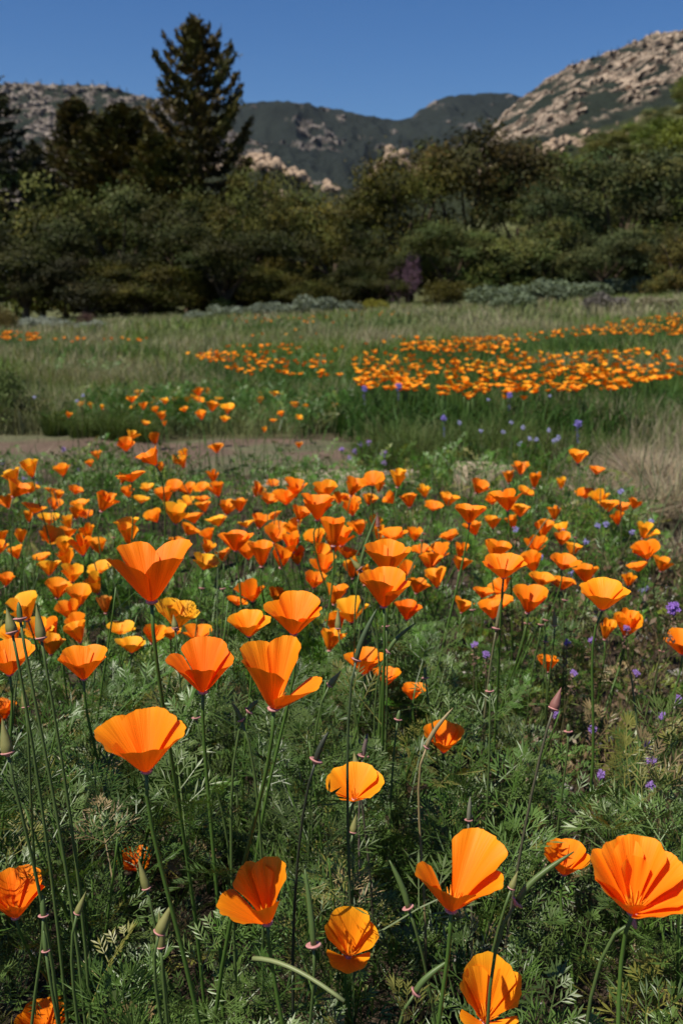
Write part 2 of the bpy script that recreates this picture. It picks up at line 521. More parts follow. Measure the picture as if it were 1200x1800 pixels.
def rf_crest(px, T, x, z, py):
    n = fbm(x / 7, z / 5, 0, 3, 75)
    big = fbm(x / 24, z / 40, 0, 2, 76)
    return sstep(0.44, 0.54, n + .5 * (big - .5) - 0.42 * sstep(0.02, 0.16, T)) * np.where(T < -0.3, 0, 1)

mountain('mountain', [(330, 190), (440, 181), (470, 178), (510, 178), (550, 186), (590, 190), (640, 203), (690, 212), (720, 207), (745, 188), (775, 172), (800, 168), (830, 166), (870, 163), (905, 166), (940, 180), (1040, 215)],
         4200, 420, 2300, 'dark chaparral ridge in the gap between the rocky mountains', 3, rf_none, 200, 300, 150, block=34, fall=0.9, rock=(.20, .17, .15), green=(.017, .021, .018))
mountain('mountain', [(-260, 190), (-120, 160), (-20, 150), (30, 146), (80, 148), (120, 150), (150, 147), (190, 152), (225, 163), (260, 172), (300, 180), (380, 215), (470, 260)],
         2600, 470, 1500, 'grey rocky mountain behind the conifers', 11, rf_left, 60, 330, 190, block=22, fall=0.85, rock=(.27, .225, .19), ridge_amp=.3)
mountain('mountain', [(820, 300), (850, 250), (870, 214), (905, 182), (935, 160), (960, 138), (1000, 118), (1040, 102), (1075, 92), (1105, 78), (1135, 66), (1160, 58), (1200, 54), (1260, 45), (1400, 60), (1600, 110)],
         2000, 400, 1100, 'pale rocky mountain with boulder faces and a steep shoulder', 23, rf_right, 45, 440, 220, block=19, fall=0.95, rock=(.37, .285, .215), ridge_amp=.5)
mountain('foothill', [(330, 300), (405, 284), (430, 276), (480, 281), (500, 292), (525, 305), (545, 325), (590, 322), (605, 330), (660, 345), (740, 375)],
         620, 480, 330, 'low foothill with tan boulders along its crest', 31, rf_crest, 12, 300, 90, block=4, rock=(.36, .27, .20), green=(.03, .034, .018), ridge_amp=.6)
mountain('foothill', [(610, 350), (650, 300), (688, 258), (700, 262), (725, 290), (800, 300), (880, 288), (905, 274), (945, 268), (975, 246), (1000, 236), (1060, 222), (1130, 200), (1260, 180)],
         700, 480, 330, 'brushy foothill with a band of tan rock below the steep mountain', 37, rf_crest, 8, 360, 90, block=5.5, rock=(.44, .325, .235), green=(.03, .036, .018), ridge_amp=.8)

def boulder_mesh(seed):
    V, Fq = lathe([(math.sin(a), math.cos(a)) for a in np.linspace(.001, math.pi * .8, 9)], 14)
    v1, d1 = cells(V[:, 0] * 1.3 + V[:, 2], V[:, 1] * 1.3 - V[:, 2] * .7, seed)
    V = V * (.72 + .35 * v1 + .35 * fbm(V[:, 0] * 2 + seed, V[:, 1] * 2, V[:, 2] * 2, 3, seed))[:, None]
    c = np.array([.40, .29, .205]) * (.8 + .4 * fbm(V[:, 0] * 3, V[:, 2] * 3, V[:, 1] * 3, 3, seed + 1))[:, None]
    return MB().add(V, Fq, c).mesh('boulder', M_MOUNT, False)
BLD = [boulder_mesh(i) for i in range(5)]
bo = np.random.default_rng(8)
def boulders(line, Dm, n, smin, smax, lab, grp, spread=8):
    line = np.array(line, float)
    for i in range(n):
        px = bo.uniform(line[0, 0], line[-1, 0])
        py = np.interp(px, line[:, 0], line[:, 1]) + bo.uniform(-1, 1) * spread + spread * .6
        d = Dm - bo.uniform(5, 30) - (py - np.interp(px, line[:, 0], line[:, 1])) * 2
        P = at_dist(px, py, d)
        r = bo.uniform(smin, smax) / 2 / F * d
        o = link('boulder', BLD[int(bo.integers(0, 5))], None, tuple(P), (bo.uniform(-.2, .2), bo.uniform(-.2, .2), bo.uniform(0, 6.28)), (r * bo.uniform(.9, 1.5), r, r * bo.uniform(.8, 1.25)))
        tag(o, lab, 'boulder', grp)
boulders([(412, 284), (430, 276), (480, 281), (500, 292), (525, 305), (548, 326)], 620, 60, 6, 15, 'tan boulder on the low crest beside the tall conifer', 'boulders on the low crest')
boulders([(450, 345), (505, 345)], 420, 10, 8, 17, 'pinkish boulder below the low tan crest', 'pinkish boulders below the crest', 12)
boulders([(572, 322), (600, 332)], 600, 7, 8, 16, 'tan boulder in the dip of the tree line', 'boulders in the dip', 6)
boulders([(682, 262), (712, 270)], 690, 7, 8, 18, 'tan boulder on the knob above the oak dome', 'boulders on the knob', 8)
boulders([(885, 284), (905, 276), (945, 268), (975, 248), (1000, 238)], 690, 40, 6, 15, 'tan boulder in the rock band above the steep hill', 'boulders of the rock band', 9)

# ------------------------------------------------------------------ trees and shrubs
def broadleaf(seed, H=1.0, W=1.0, nclus=80, per=110, leaf=0.03, trunk_h=0.22, low=0.12, flat=0.0, lobes=7, hue=0.25, skirt=6):
    """unit broadleaf tree (height 1, crown width W): trunk mesh, crown mesh"""
    g = np.random.default_rng(seed)
    lob = [np.array([0, 0, 0.55, 0.36])]
    for i in range(lobes):
        a = i * 2.4 + g.uniform(-.4, .4)
        rr = g.uniform(.22, .34) * W
        lob.append(np.array([math.cos(a) * rr, math.sin(a) * rr, g.uniform(low + .18, 0.78), g.uniform(.11, .24)]))
    for i in range(skirt):
        a = i * 1.05 + g.uniform(-.3, .3)
        rr = g.uniform(.26, .36) * W
        lob.append(np.array([math.cos(a) * rr, math.sin(a) * rr, low + g.uniform(.10, .17), g.uniform(.13, .18)]))
    tb = MB()
    tb.add(*tube(bez((0, 0, -0.03), (0.01, 0, .1), (-.02, .01, .2), (0, 0, .5), 8), np.linspace(.035, .014, 8), 7))
    for l in lob[1:]:
        z0 = g.uniform(.1, .35)
        tb.add(*tube(bez((0, 0, z0), (l[0] * .3, l[1] * .3, z0 + .05), (l[0] * .7, l[1] * .7, l[2] - .1), l[:3], 7), np.linspace(.018, .005, 7), 5))
    P, Cc, NB = [], [], []
    for i in range(nclus):
        l = lob[g.integers(0, len(lob))]
        d = g.normal(size=3); d /= np.linalg.norm(d)
        if d[2] < -.35: d[2] *= -.6
        c = l[:3] + d * l[3] * np.array([1.05, 1.05, 0.95]) * g.uniform(.75, 1.08)
        c[2] = max(c[2], low)
        r = g.uniform(.035, .075)
        q = g.normal(size=(per, 3)) * np.array([r, r, r * .62])
        P.append(c + q)
        NB.append(np.tile(d * 3.0 + np.array([0, 0, .5]), (per, 1)))
        base = g.uniform(.6, 1.45)
        col = np.ones((per, 3)) * base
        warm = g.uniform(-hue, hue)
        col[:, 0] *= 1 + warm; col[:, 2] *= 1 - warm * .6
        Cc.append(col * g.uniform(.85, 1.15, (per, 1)))
    cb = MB()
    P = np.concatenate(P)
    cb.add(*flakes(P, g.uniform(.7, 1.35, len(P)) * leaf, np.concatenate(NB), np.concatenate(Cc), .65))
    return tb.mesh('trunk', M_BARK), cb.mesh('crown', M_CROWN, False)

def conifer(seed, whorls=30, per=5, spread=0.16, needles=70, tipup=0.5, rag=.25, round_top=.3, low=.10):
    g = np.random.default_rng(seed)
    tb, cb = MB(), MB()
    tb.add(*tube(bez((0, 0, -.02), (0.004, 0, .3), (-.004, 0, .7), (0, 0, .985), 14), np.linspace(.017, .0025, 14), 7))
    for w in range(whorls):
        f = w / (whorls - 1)
        z = low + (0.97 - low) * f ** 0.92
        prof = (1 - f) ** .75 * (1 - round_top) + round_top * math.sqrt(max(0, 1 - f ** 2.2))
        if f < .18: prof *= .65 + 1.9 * f
        a0 = g.uniform(0, 6.28)
        for b in range(per):
            a = a0 + b * 6.283 / per + g.uniform(-.35, .35)
            L = spread * prof * g.uniform(1 - rag, 1 + rag)
            if g.uniform() < .08: L *= .45
            d = np.array([math.cos(a), math.sin(a), 0])
            droop = (.28 - .5 * f) * L
            p0 = np.array([0, 0, z]); p3 = p0 + d * L + np.array([0, 0, -droop * .7 + tipup * L])
            C = bez(p0, p0 + d * L * .35 + np.array([0, 0, -droop * .6]), p0 + d * L * .75 + np.array([0, 0, -droop * .8]), p3, 9)
            tb.add(*tube(C, np.linspace(.0038, .001, 9), 4, False))
            n = max(10, int(needles * (.35 + L / spread)))
            u = g.uniform(.10, 1.06, n) ** .75
            i = np.clip(u * 8, 0, 7.999).astype(int)
            fr = (u * 8 - i)[:, None]
            Q = C[i] * (1 - fr) + C[np.minimum(i + 1, 8)] * fr
            side = np.cross(d, [0, 0, 1])
            wdt = .13 * L * (1.15 - u) + .0085
            Q = Q + side * (g.normal(size=n) * wdt)[:, None] + np.array([0, 0, 1]) * (g.normal(size=n) * .0065 - .004)[:, None]
            T = np.gradient(C, axis=0)[i]
            T /= np.linalg.norm(T, axis=1)[:, None] + 1e-9
            col = np.ones((n, 3)) * g.uniform(.65, 1.3) * g.uniform(.75, 1.25, (n, 1))
            col[:, 0] *= g.uniform(.85, 1.35)
            cb.add(*flakes(Q, g.uniform(.6, 1.3, n) * .022, np.array([0, 0, 1.0]), col, .38, T + np.array([0, 0, .25])))
    return tb.mesh('trunk', M_BARK), cb.mesh('crown', M_CROWN, False)

def shrub(seed, n=2600, leaf=.05, upright=.8, lobes=9, stems=10):
    g = np.random.default_rng(seed)
    tb, cb = MB(), MB()
    P, D, Cc = [], [], []
    for i in range(lobes):
        a, r = g.uniform(0, 6.28), math.sqrt(g.uniform(0, 1)) * .36
        c = np.array([math.cos(a) * r, math.sin(a) * r, g.uniform(.35, .68) * (1 - r * .7)])
        m = n // lobes
        d = g.normal(size=(m, 3)); d /= np.linalg.norm(d, axis=1)[:, None]
        q = c + d * g.uniform(.6, 1.05, (m, 1)) * np.array([.21, .21, .28])
        q[:, 2] = np.abs(q[:, 2]) + .02
        P.append(q); D.append(d * (1 - upright) + np.array([0, 0, upright]))
        Cc.append(np.ones((m, 3)) * g.uniform(.75, 1.25) * g.uniform(.7, 1.3, (m, 1)))
        tb.add(*tube(bez((c[0] * .2, c[1] * .2, -.05), (c[0] * .4, c[1] * .4, .1), (c[0] * .8, c[1] * .8, .2), c, 5), np.linspace(.014, .005, 5), 5, False))
    P = np.concatenate(P)
    cb.add(*flakes(P, g.uniform(.7, 1.4, len(P)) * leaf, np.array([0, 0, .3]), np.concatenate(Cc), .4, np.concatenate(D)))
    return tb.mesh('stems', M_BARK), cb.mesh('foliage', M_SHRUB, False)

OAK = [broadleaf(100 + i, W=1.0 + .12 * (i % 3), nclus=200, per=140, leaf=.021, low=.01) for i in range(5)]
OAKF = [broadleaf(150 + i, W=1.05, nclus=210, per=150, leaf=.021, low=.16, skirt=1, lobes=9, hue=.2) for i in range(3)]
LIGHT = [broadleaf(200 + i, W=1.05, nclus=170, per=110, leaf=.028, low=.01, hue=.25) for i in range(3)]
BUSH = [shrub(300 + i, 2600, .055, .35) for i in range(3)]
SAGE = [shrub(320 + i, 3000, .085, .8) for i in range(3)]
CONIF = [conifer(400, 22, 6, .185, 140, .60, .24, .72, .08), conifer(401, 32, 8, .23, 120, .30, .25, .5, .05), conifer(402, 26, 6, .20, 100, .15, .3, .5, .1)]

def plant_tree(name, meshes, px, top, Yd, wpx, label, cat, color, group=None, base=None, parts=('trunk', 'crown'), wnat=1.0, trunk_col=(1, 1, 1), sink=0.0):
    x = at_dist(px, 520, Yd)[0]
    zb = float(terrain(x, Yd)) - sink
    zt = at_dist(px, top, Yd)[2]
    H = max(.2, zt - zb) * (1.07 if wnat == 1.0 else 1.0)
    W = wpx / F * Yd
    o = thing(name, (x, Yd, zb), label, cat, group, random.uniform(0, 6.28))
    o.scale = (W / wnat, W / wnat, H)
    link(parts[0], meshes[0], o, color=trunk_col)
    link(parts[1], meshes[1], o, color=np.array(color) * (.82, .84, .70))
    return o

G_OAK = (.064, .060, .010)
G_DARK = (.038, .041, .009)
G_OLIVE = (.100, .096, .020)
G_GREY = (.078, .088, .026)
G_LIGHT = (.125, .130, .034)
G_CON = (.066, .058, .016)
plant_tree('conifer_tree', CONIF[0], 358, 22, 62, 196, 'tall dark conifer with upswept branches standing clear against the sky', 'conifer', G_CON, wnat=.36)
plant_tree('conifer_tree', CONIF[2], -8, 74, 56, 200, 'dark conifer with long drooping boughs over the pale olive tree', 'conifer', (.040, .042, .020), wnat=.42)
plant_tree('conifer_tree', CONIF[1], 150, 163, 66, 200, 'brownish pointed conifer beside the bulky dark cedar', 'conifer', (.060, .054, .014), wnat=.5)
plant_tree('cedar_tree', CONIF[1], 228, 174, 63, 265, 'bulky dark cedar between the pointed conifer and the tall one', 'cedar', (.052, .052, .014), wnat=.46)
plant_tree('conifer_tree', CONIF[1], 285, 225, 60, 200, 'short olive conifer at the foot of the tall conifer', 'conifer', (.068, .068, .016), wnat=.46)
plant_tree('conifer_tree', CONIF[2], 75, 240, 60, 120, 'short dark conifer in front of the grey rocky mountain', 'conifer', (.040, .043, .018), wnat=.42)
TREES = [
 # px, top, dist, width, mesh list, index, colour, label
 (30, 300, 56, 210, LIGHT, 0, G_LIGHT, 'pale olive leafy tree under the drooping conifer'),
 (115, 335, 53, 190, LIGHT, 1, G_OLIVE, 'olive leafy tree below the short dark conifer'),
 (215, 330, 54, 210, OAK, 0, G_GREY, 'grey-green oak in front of the bulky cedar'),
 (330, 345, 52, 190, OAK, 1, G_DARK, 'dark oak at the foot of the tall conifer'),
 (425, 325, 51, 200, OAK, 2, G_OAK, 'dark round oak beside the tall conifer and the tan crest rocks'),
 (470, 300, 60, 120, LIGHT, 2, G_OLIVE, 'small yellow-olive tree below the tan crest rocks'),
 (540, 325, 58, 170, LIGHT, 0, G_OLIVE, 'yellow-olive tree standing in the dip of the tree line'),
 (640, 335, 56, 170, OAK, 3, G_OAK, 'brown-green oak at the edge of the largest oak dome'),
 (590, 392, 50, 200, OAK, 4, G_DARK, 'dark low oak between the round oak and the redbud'),
 (720, 262, 57, 230, OAK, 0, G_OAK, 'big dark oak, lower shoulder of the largest oak dome'),
 (825, 226, 58, 250, OAK, 1, (.056, .047, .014), 'largest dark oak with brownish tips, top of the oak dome'),
 (905, 295, 56, 170, OAK, 2, G_DARK, 'dark oak where the oak dome meets the brushy hill'),
 (45, 385, 47, 230, OAK, 3, G_DARK, 'very dark oak behind the brown bush'),
 (150, 440, 46, 210, OAK, 4, (.034, .032, .011), 'blackish oak with a hollow of shade at its foot'),
 (255, 455, 46, 180, OAK, 1, G_OAK, 'low olive-brown oak behind the pale sage shrubs'),
 (395, 398, 47, 220, OAK, 0, G_DARK, 'low spreading dark oak behind the sage band'),
 (500, 468, 46, 150, OAK, 2, G_OAK, 'low oak with brown leaf tips behind the sage band'),
 (655, 445, 48, 150, OAK, 4, G_DARK, 'dark low oak directly behind the purple redbud'),
 (790, 395, 47, 180, OAK, 3, G_GREY, 'grey-green round tree beside the purple redbud'),
 (880, 400, 46, 150, LIGHT, 1, (.070, .085, .020), 'bright green leafy tree beside the grey-green round tree'),
 (960, 385, 46, 170, LIGHT, 2, G_GREY, 'soft grey-green tree at the foot of the brushy hill'),
 (1085, 262, 52, 290, OAK, 1, (.062, .072, .026), 'large grey-green oak in front of the brushy hill'),
 (1000, 330, 53, 170, OAK, 2, (.052, .062, .026), 'mid green oak leaning into the large grey-green oak'),
 (1180, 300, 50, 200, OAK, 4, (.048, .054, .022), 'dark green oak beside the large grey-green oak'),
 (1190, 395, 40, 120, LIGHT, 0, (.105, .085, .022), 'yellow-brown bushy tree at the meadow edge'),
 (1060, 405, 44, 170, OAK, 0, (.070, .078, .030), 'grey low oak behind the sage bank'),
]
for px, top, d, w, lst, i, c, lab in TREES:
    front = lst is OAK and d <= 48
    plant_tree('oak_tree' if lst is OAK else 'leafy_tree', OAKF[i % 3] if front else lst[i], px, top, d, w, lab, 'tree', c, 'trees behind the meadow')
# brushy hillside
hs = np.random.default_rng(51)
cnt = 0
for row, yd in enumerate(np.linspace(58, 118, 11)):
    for j in range(9):
        x = 10 + (j + hs.uniform(-.35, .35)) * (yd * .36 - 9) / 8 * 1.15
        y = yd + hs.uniform(-2.5, 2.5)
        px = 600 + F * x / y
        if px < 870 + row * 2 or px > 1330: continue
        zt = float(terrain(x, y))
        hgt = hs.uniform(2.2, 4.6)
        kind = hs.integers(0, 4)
        lst = [OAK, LIGHT, OAK, BUSH][kind]
        m = lst[hs.integers(0, len(lst))]
        ci = int(hs.integers(0, 4))
        c = [(.075, .076, .014), (.115, .135, .022), (.082, .108, .018), (.110, .125, .045)][ci]
        tone_ = ['dark olive', 'bright yellow-green', 'mid green', 'grey-green'][ci]
        bush = lst is BUSH
        where = 'low on' if row < 4 else 'halfway up' if row < 8 else 'high on'
        lab = '%s %s %s the steep brushy hill' % (tone_, 'scrub bush' if bush else 'rounded tree', where)
        o = thing('hillside_bush' if bush else 'hillside_tree', (x, y, zt - .25), lab, 'bush' if bush else 'tree', lab.replace('tree', 'trees').replace('bush ', 'bushes '), hs.uniform(0, 6.28))
        w = hgt * hs.uniform(1.1, 1.6)
        o.scale = (w, w, hgt)
        link('stems' if bush else 'trunk', m[0], o)
        link('foliage' if bush else 'crown', m[1], o, color=c)

# ridge-line pines, far away
PINE = conifer(420, 12, 5, .24, 26, .3, .3, .2, .15)
def ridge_pine(px, py, Dm, hpx, lab, grp):
    P = at_dist(px, py, Dm)
    H = hpx / F * Dm
    o = thing('pine_tree', (P[0], P[1] - 5, P[2] - H * .25), lab, 'pine', grp, random.uniform(0, 6))
    o.scale = (H * 1.3, H * 1.3, H)
    link('trunk', PINE[0], o); link('crown', PINE[1], o, color=(.03, .034, .02))
for px, py, h in [(1005, 116, 11), (1012, 113, 9), (1050, 98, 11), (1058, 96, 8), (1072, 93, 9), (1084, 88, 8), (1103, 80, 12), (1112, 75, 10), (1142, 64, 11)]:
    ridge_pine(px, py, 1995, h, 'tiny pine on the crest of the pale rocky mountain', 'pines on the rocky crest')
for px, py, h in [(48, 147, 11), (73, 148, 12), (111, 150, 13), (138, 149, 9), (164, 150, 12), (190, 154, 14), (211, 160, 12), (224, 164, 12), (250, 171, 10), (268, 175, 9)]:
    ridge_pine(px, py, 2595, h, 'tiny pine on the ridge of the grey rocky mountain', 'pines on the grey ridge')

def place_shrub(name, lst, px, base_py, top_py, wpx, label, color, group=None, cat='shrub', i=0):
    P = on_ground(px, base_py)
    d = P[1]
    H = (base_py - top_py) / F * d * 1.05
    W = wpx / F * d
    o = thing(name, (P[0], P[1], P[2] - .02), label, cat, group, random.uniform(0, 6.28))
    o.scale = (W, W, H * 1.25)
    link('stems', lst[i % len(lst)][0], o)
    link('foliage', lst[i % len(lst)][1], o, color=color)
    return o
SG = (.15, .175, .13)
for i, (px, b, t, w) in enumerate([(400, 562, 538, 70), (450, 560, 536, 80), (505, 558, 530, 90), (560, 556, 522, 90), (610, 553, 532, 60), (350, 566, 545, 60)]):
    place_shrub('sage_shrub', SAGE, px, b, t, w, 'grey-green sage shrub in the band below the oaks', SG, 'sage band below the oaks', i=i)
for i, (px, b, t, w) in enumerate([(58, 583, 557, 60), (100, 583, 560, 70), (165, 582, 562, 60)]):
    place_shrub('sage_shrub', SAGE, px, b, t, w, 'pale silvery sage shrub beside the brown bush', (.22, .24, .20), 'silvery sage by the brown bush', i=i)
for i, (px, b, t, w) in enumerate([(870, 543, 505, 110), (940, 538, 497, 120), (1010, 531, 492, 120), (1085, 524, 490, 110), (1160, 522, 492, 110), (905, 548, 515, 90)]):
    place_shrub('sage_shrub', SAGE, px, b, t, w, 'green-grey sage shrub on the bank below the brushy hill', (.125, .155, .095), 'sage bank below the hill', i=i)
place_shrub('buckwheat_shrub', SAGE, 1062, 548, 518, 75, 'purplish grey dried shrub in front of the sage bank', (.13, .115, .105), i=1)
place_shrub('sage_shrub', SAGE, 1150, 545, 520, 80, 'tawny grass-like shrub beside the purplish dried shrub', (.19, .17, .11), i=2)
place_shrub('brown_bush', BUSH, 10, 590, 545, 60, 'brown-olive bush at the meadow edge beside pale sage', (.085, .065, .018), i=0)
place_shrub('yellow_bush', BUSH, 775, 545, 498, 120, 'low bush with yellow flower tips beside the purple redbud', (.085, .075, .016), i=1)
place_shrub('yellow_bush', BUSH, 660, 550, 528, 60, 'small bright yellow-green bush at the foot of the redbud', (.16, .15, .02), i=2)
place_shrub('green_bush', BUSH, 390, 556, 528, 50, 'small fresh green bush among the sage', (.07, .10, .025), i=0)
place_shrub('pink_bush', BUSH, 150, 580, 552, 40, 'small dull pink bush behind the silvery sage', (.11, .065, .055), i=1)
rb = shrub(340, 1500, .05, .9)
place_shrub('redbud_tree', [rb], 712, 541, 452, 75, 'purple flowering redbud in front of dark oaks', (.105, .06, .085), cat='redbud')
place_shrub('green_bush', BUSH, 12, 760, 655, 95, 'leafy green bush at the edge of the path', (.085, .115, .035), i=2)
place_shrub('green_bush', BUSH, 62, 752, 695, 70, 'low pale green bush next to the leafy path-side bush', (.095, .12, .045), i=1)
# a small tree just outside the frame that throws the dark patch on the grass
plant_tree('leafy_tree', LIGHT[1], -395, -190, 7.4, 300, 'small leafy tree beside the path', 'tree', G_LIGHT)

ws = MB()
V, Fq = lathe([(0.001, .5), (.3, .46), (.48, .25), (.5, .05), (.45, -.1)], 9)
V = V * (1 + .18 * (fbm(V[:, :1] * 3, V[:, 1:2] * 3, V[:, 2:] * 3, 2, 4) - .5))
Pw = on_ground(212, 579)
o = ws.add(V, Fq).build('white_stone', simple('white_stone', (.6, .6, .58), .8, .01, 8, .15), None, True)
o.location = Pw; o.scale = (.30, .2, .16)
tag(o, 'small white stone at the foot of the dark oaks', 'stone')

# ------------------------------------------------------------------ rocks and pebbles by the path
def rock_mesh(seed, seg=18, rings=8, flat=.5):
    prof = [(math.sin(a) * (1 - .0 * a), math.cos(a)) for a in np.linspace(0.001, math.pi * .62, rings)]
    V, Fq = lathe(prof, seg)
    n = fbm(V[:, 0] * 1.7 + seed, V[:, 1] * 1.7, V[:, 2] * 1.7, 4, seed)
    V = V * (0.72 + .55 * n)[:, None]
    V[:, 2] = np.minimum(V[:, 2], flat + .08 * (fbm(V[:, 0] * 3, V[:, 1] * 3, 0, 3, seed + 1) - .5))
    V[:, 2] -= V[:, 2].min() * 1.0
    return MB().add(V, Fq).mesh('rock', M_ROCK)
RK = [rock_mesh(i, 22, 10) for i in range(4)]
for px, py, w, h, lab, i in [(590, 880, 220, .085, 'flat tan sandstone slab beside the path, half hidden by poppies', 0), (470, 868, 80, .05, 'small tan stone against the flat sandstone slab', 1),
                             (850, 868, 110, .10, 'tan rock under the dry grass by the poppies', 2), (700, 870, 90, .08, 'rounded tan stone at the end of the sandstone slab', 3)]:
    P = on_ground(px, py)
    W = w / F * P[1]
    o = link('rock', RK[i], None, (P[0], P[1], P[2] - .03), (0, 0, i * 1.3), (W * .55, W * .38, h / .55))
    tag(o, lab, 'rock')
P = on_ground(312, 1420)
o = link('rock', RK[1], None, (-.24, 1.42, -.01), (0, 0, .4), (.05, .04, .10))
tag(o, 'pale stone in the poppy leaves behind the wide-mouthed bloom', 'rock')
pb = MB()
pr = np.random.default_rng(5)
V0, F0 = lathe([(0.001, 1), (.75, .6), (1, 0), (.7, -.6)], 6)
for i in range(900):
    if i < 600: x, y = pr.uniform(.15, 1.3), pr.uniform(.75, 3.0)
    else: x, y = pr.uniform(-1.5, 1.0), pr.uniform(.6, 2.6)
    r = pr.uniform(.003, .009) * (1 if pr.uniform() > .06 else 1.8)
    V = V0 * np.array([r, r * pr.uniform(.6, 1), r * .7]) * pr.uniform(.8, 1.2, (len(V0), 1)) + np.array([x, y, float(terrain(x, y)) + .015 * (vnoise(x * 4, y * 4) - .5) + .004])
    pb.add(V, F0)
tag(pb.build('gravel', M_PEBBLE), 'pale gravel on the soil among the plants', None, None, 'stuff')

# ------------------------------------------------------------------ meadow grass
def meadow():
    mb = MB()
    g = rng
    for y0, y1, n, w, h0, h1 in [(4.1, 6.6, 13000, .0042, .07, .24), (6.1, 10, 60000, .0055, .10, .27), (10, 20, 55000, .012, .13, .30), (20, 52, 52000, .030, .14, .34)]:
        y = np.sqrt(g.uniform(y0 ** 2, y1 ** 2, n))
        x = g.uniform(-.43, .43, n) * y * 1.08 + g.normal(size=n) * .1
        tuft = fbm(x * 2.2, y * 2.2, 0, 3, 61)
        big = fbm(x * .35, y * .35, 0, 3, 62)
        onpath = (np.abs(y - path_y(x)) < .52) & (x < .45)
        front = y < path_y(x)
        keep = (tuft + .25 * g.uniform(-1, 1, n) > .36) & ~(onpath & (g.uniform(size=n) > .035)) & ~(front & (x < .35) & (g.uniform(size=n) > .25))
        x, y, tuft, big = x[keep], y[keep], tuft[keep], big[keep]
        m = len(x)
        h = g.uniform(h0, h1, m) * (.55 + .9 * tuft)
        z = terrain(x, y) - .005
        dryness = fbm(x * .9, y * .5, 0, 4, 63)
        dr = sstep(.50, .60, dryness + .14 * g.uniform(-1, 1, m)) * .75
        edge = (y < 6.3) & (x < .4) & (y > path_y(x))
        dr = np.where(edge, dr * .4, dr)
        dr = np.where((y < 7) & (x > 1.0) & (g.uniform(size=m) < .55), 1, dr)
        green = np.stack([0.095 + .05 * g.uniform(size=m), .148 + .055 * g.uniform(size=m), .028 + .015 * g.uniform(size=m)], 1)
        greyg = np.array([.185, .205, .092])
        mixg = (sstep(.40, .62, big) * .8)[:, None]
        c = green * (1 - mixg) + greyg * mixg
        straw = np.array([.32, .275, .185]) * g.uniform(.7, 1.2, (m, 1))
        c = c * (1 - dr[:, None]) + straw * dr[:, None]
        c = c * g.uniform(.7, 1.25, (m, 1))
        mb.add(*blades(np.stack([x, y, z], 1), h, w * g.uniform(.7, 1.3, m), g.uniform(.05, .75, m), g.uniform(0, 6.28, m), c))
    tag(mb.build('meadow_grass', M_GRASS, None, False), 'grey-green meadow grass with straw patches', 'grass', None, 'stuff')
meadow()

def dry_clump(px, base_py, wpx, hpx, label, group=None, n=420, green=0.0, name='dry_grass_clump'):
    P = on_ground(px, base_py)
    W, H = wpx / F * P[1], hpx / F * P[1]
    g = rng
    r, a = np.sqrt(g.uniform(0, 1, n)) * W * .28, g.uniform(0, 6.28, n)
    b = np.stack([np.cos(a) * r, np.sin(a) * r, np.full(n, -.01)], 1)
    c = np.array([.34, .28, .185]) * (1 - green) + np.array([.085, .125, .03]) * green
    c = c * g.uniform(.6, 1.25, (n, 1)) * (1 + .08 * g.normal(size=(n, 3)))
    mb = MB().add(*blades(b, g.uniform(.6, 1.1, n) * H, np.full(n, .0022 + .00035 * P[1]), g.uniform(.1, 1.15, n), a + g.normal(size=n) * .7, c))
    o = mb.build(name, M_DRY if green < .5 else M_GRASS, None, False)
    o.location = P
    return tag(o, label, 'grass clump', group)
for px, b, w, h, n in [(1090, 945, 210, 115, 1300), (1180, 930, 200, 125, 1300), (1050, 890, 150, 85, 900), (1150, 880, 190, 105, 1200), (1110, 850, 160, 80, 800), (1195, 1010, 120, 90, 500), (1120, 1000, 110, 60, 400), (860, 862, 90, 50, 300)]:
    dry_clump(px, b, w, h, 'matted straw-coloured grass clump beside the near poppy bed', 'dry grass clumps by the near bed', n)
for px, b, w, h in [(575, 705, 80, 45), (640, 612, 60, 22), (680, 606, 50, 18), (330, 640, 80, 20), (300, 655, 60, 18)]:
    dry_clump(px, b, w, h, 'pale dry grass clump standing in the green meadow', 'dry clumps in the meadow', 260)
for px, b, w, h in [(730, 835, 150, 105), (790, 828, 130, 110), (850, 830, 140, 120), (920, 835, 140, 110), (980, 835, 120, 100), (660, 822, 110, 70), (1060, 830, 120, 90), (690, 800, 110, 80), (890, 790, 130, 80)]:
    dry_clump(px, b, w, h, 'lush green grass tuft between the path and the orange drift', 'green tufts beyond the path', 380, 1.0, 'grass_tuft')
for px, b, w, h in [(100, 765, 70, 60), (150, 772, 80, 60), (200, 775, 80, 65), (250, 778, 70, 60)]:
    dry_clump(px, b, w, h, 'fresh green grass tuft along the far edge of the path', 'green tufts along the path', 300, 1.0, 'grass_tuft')

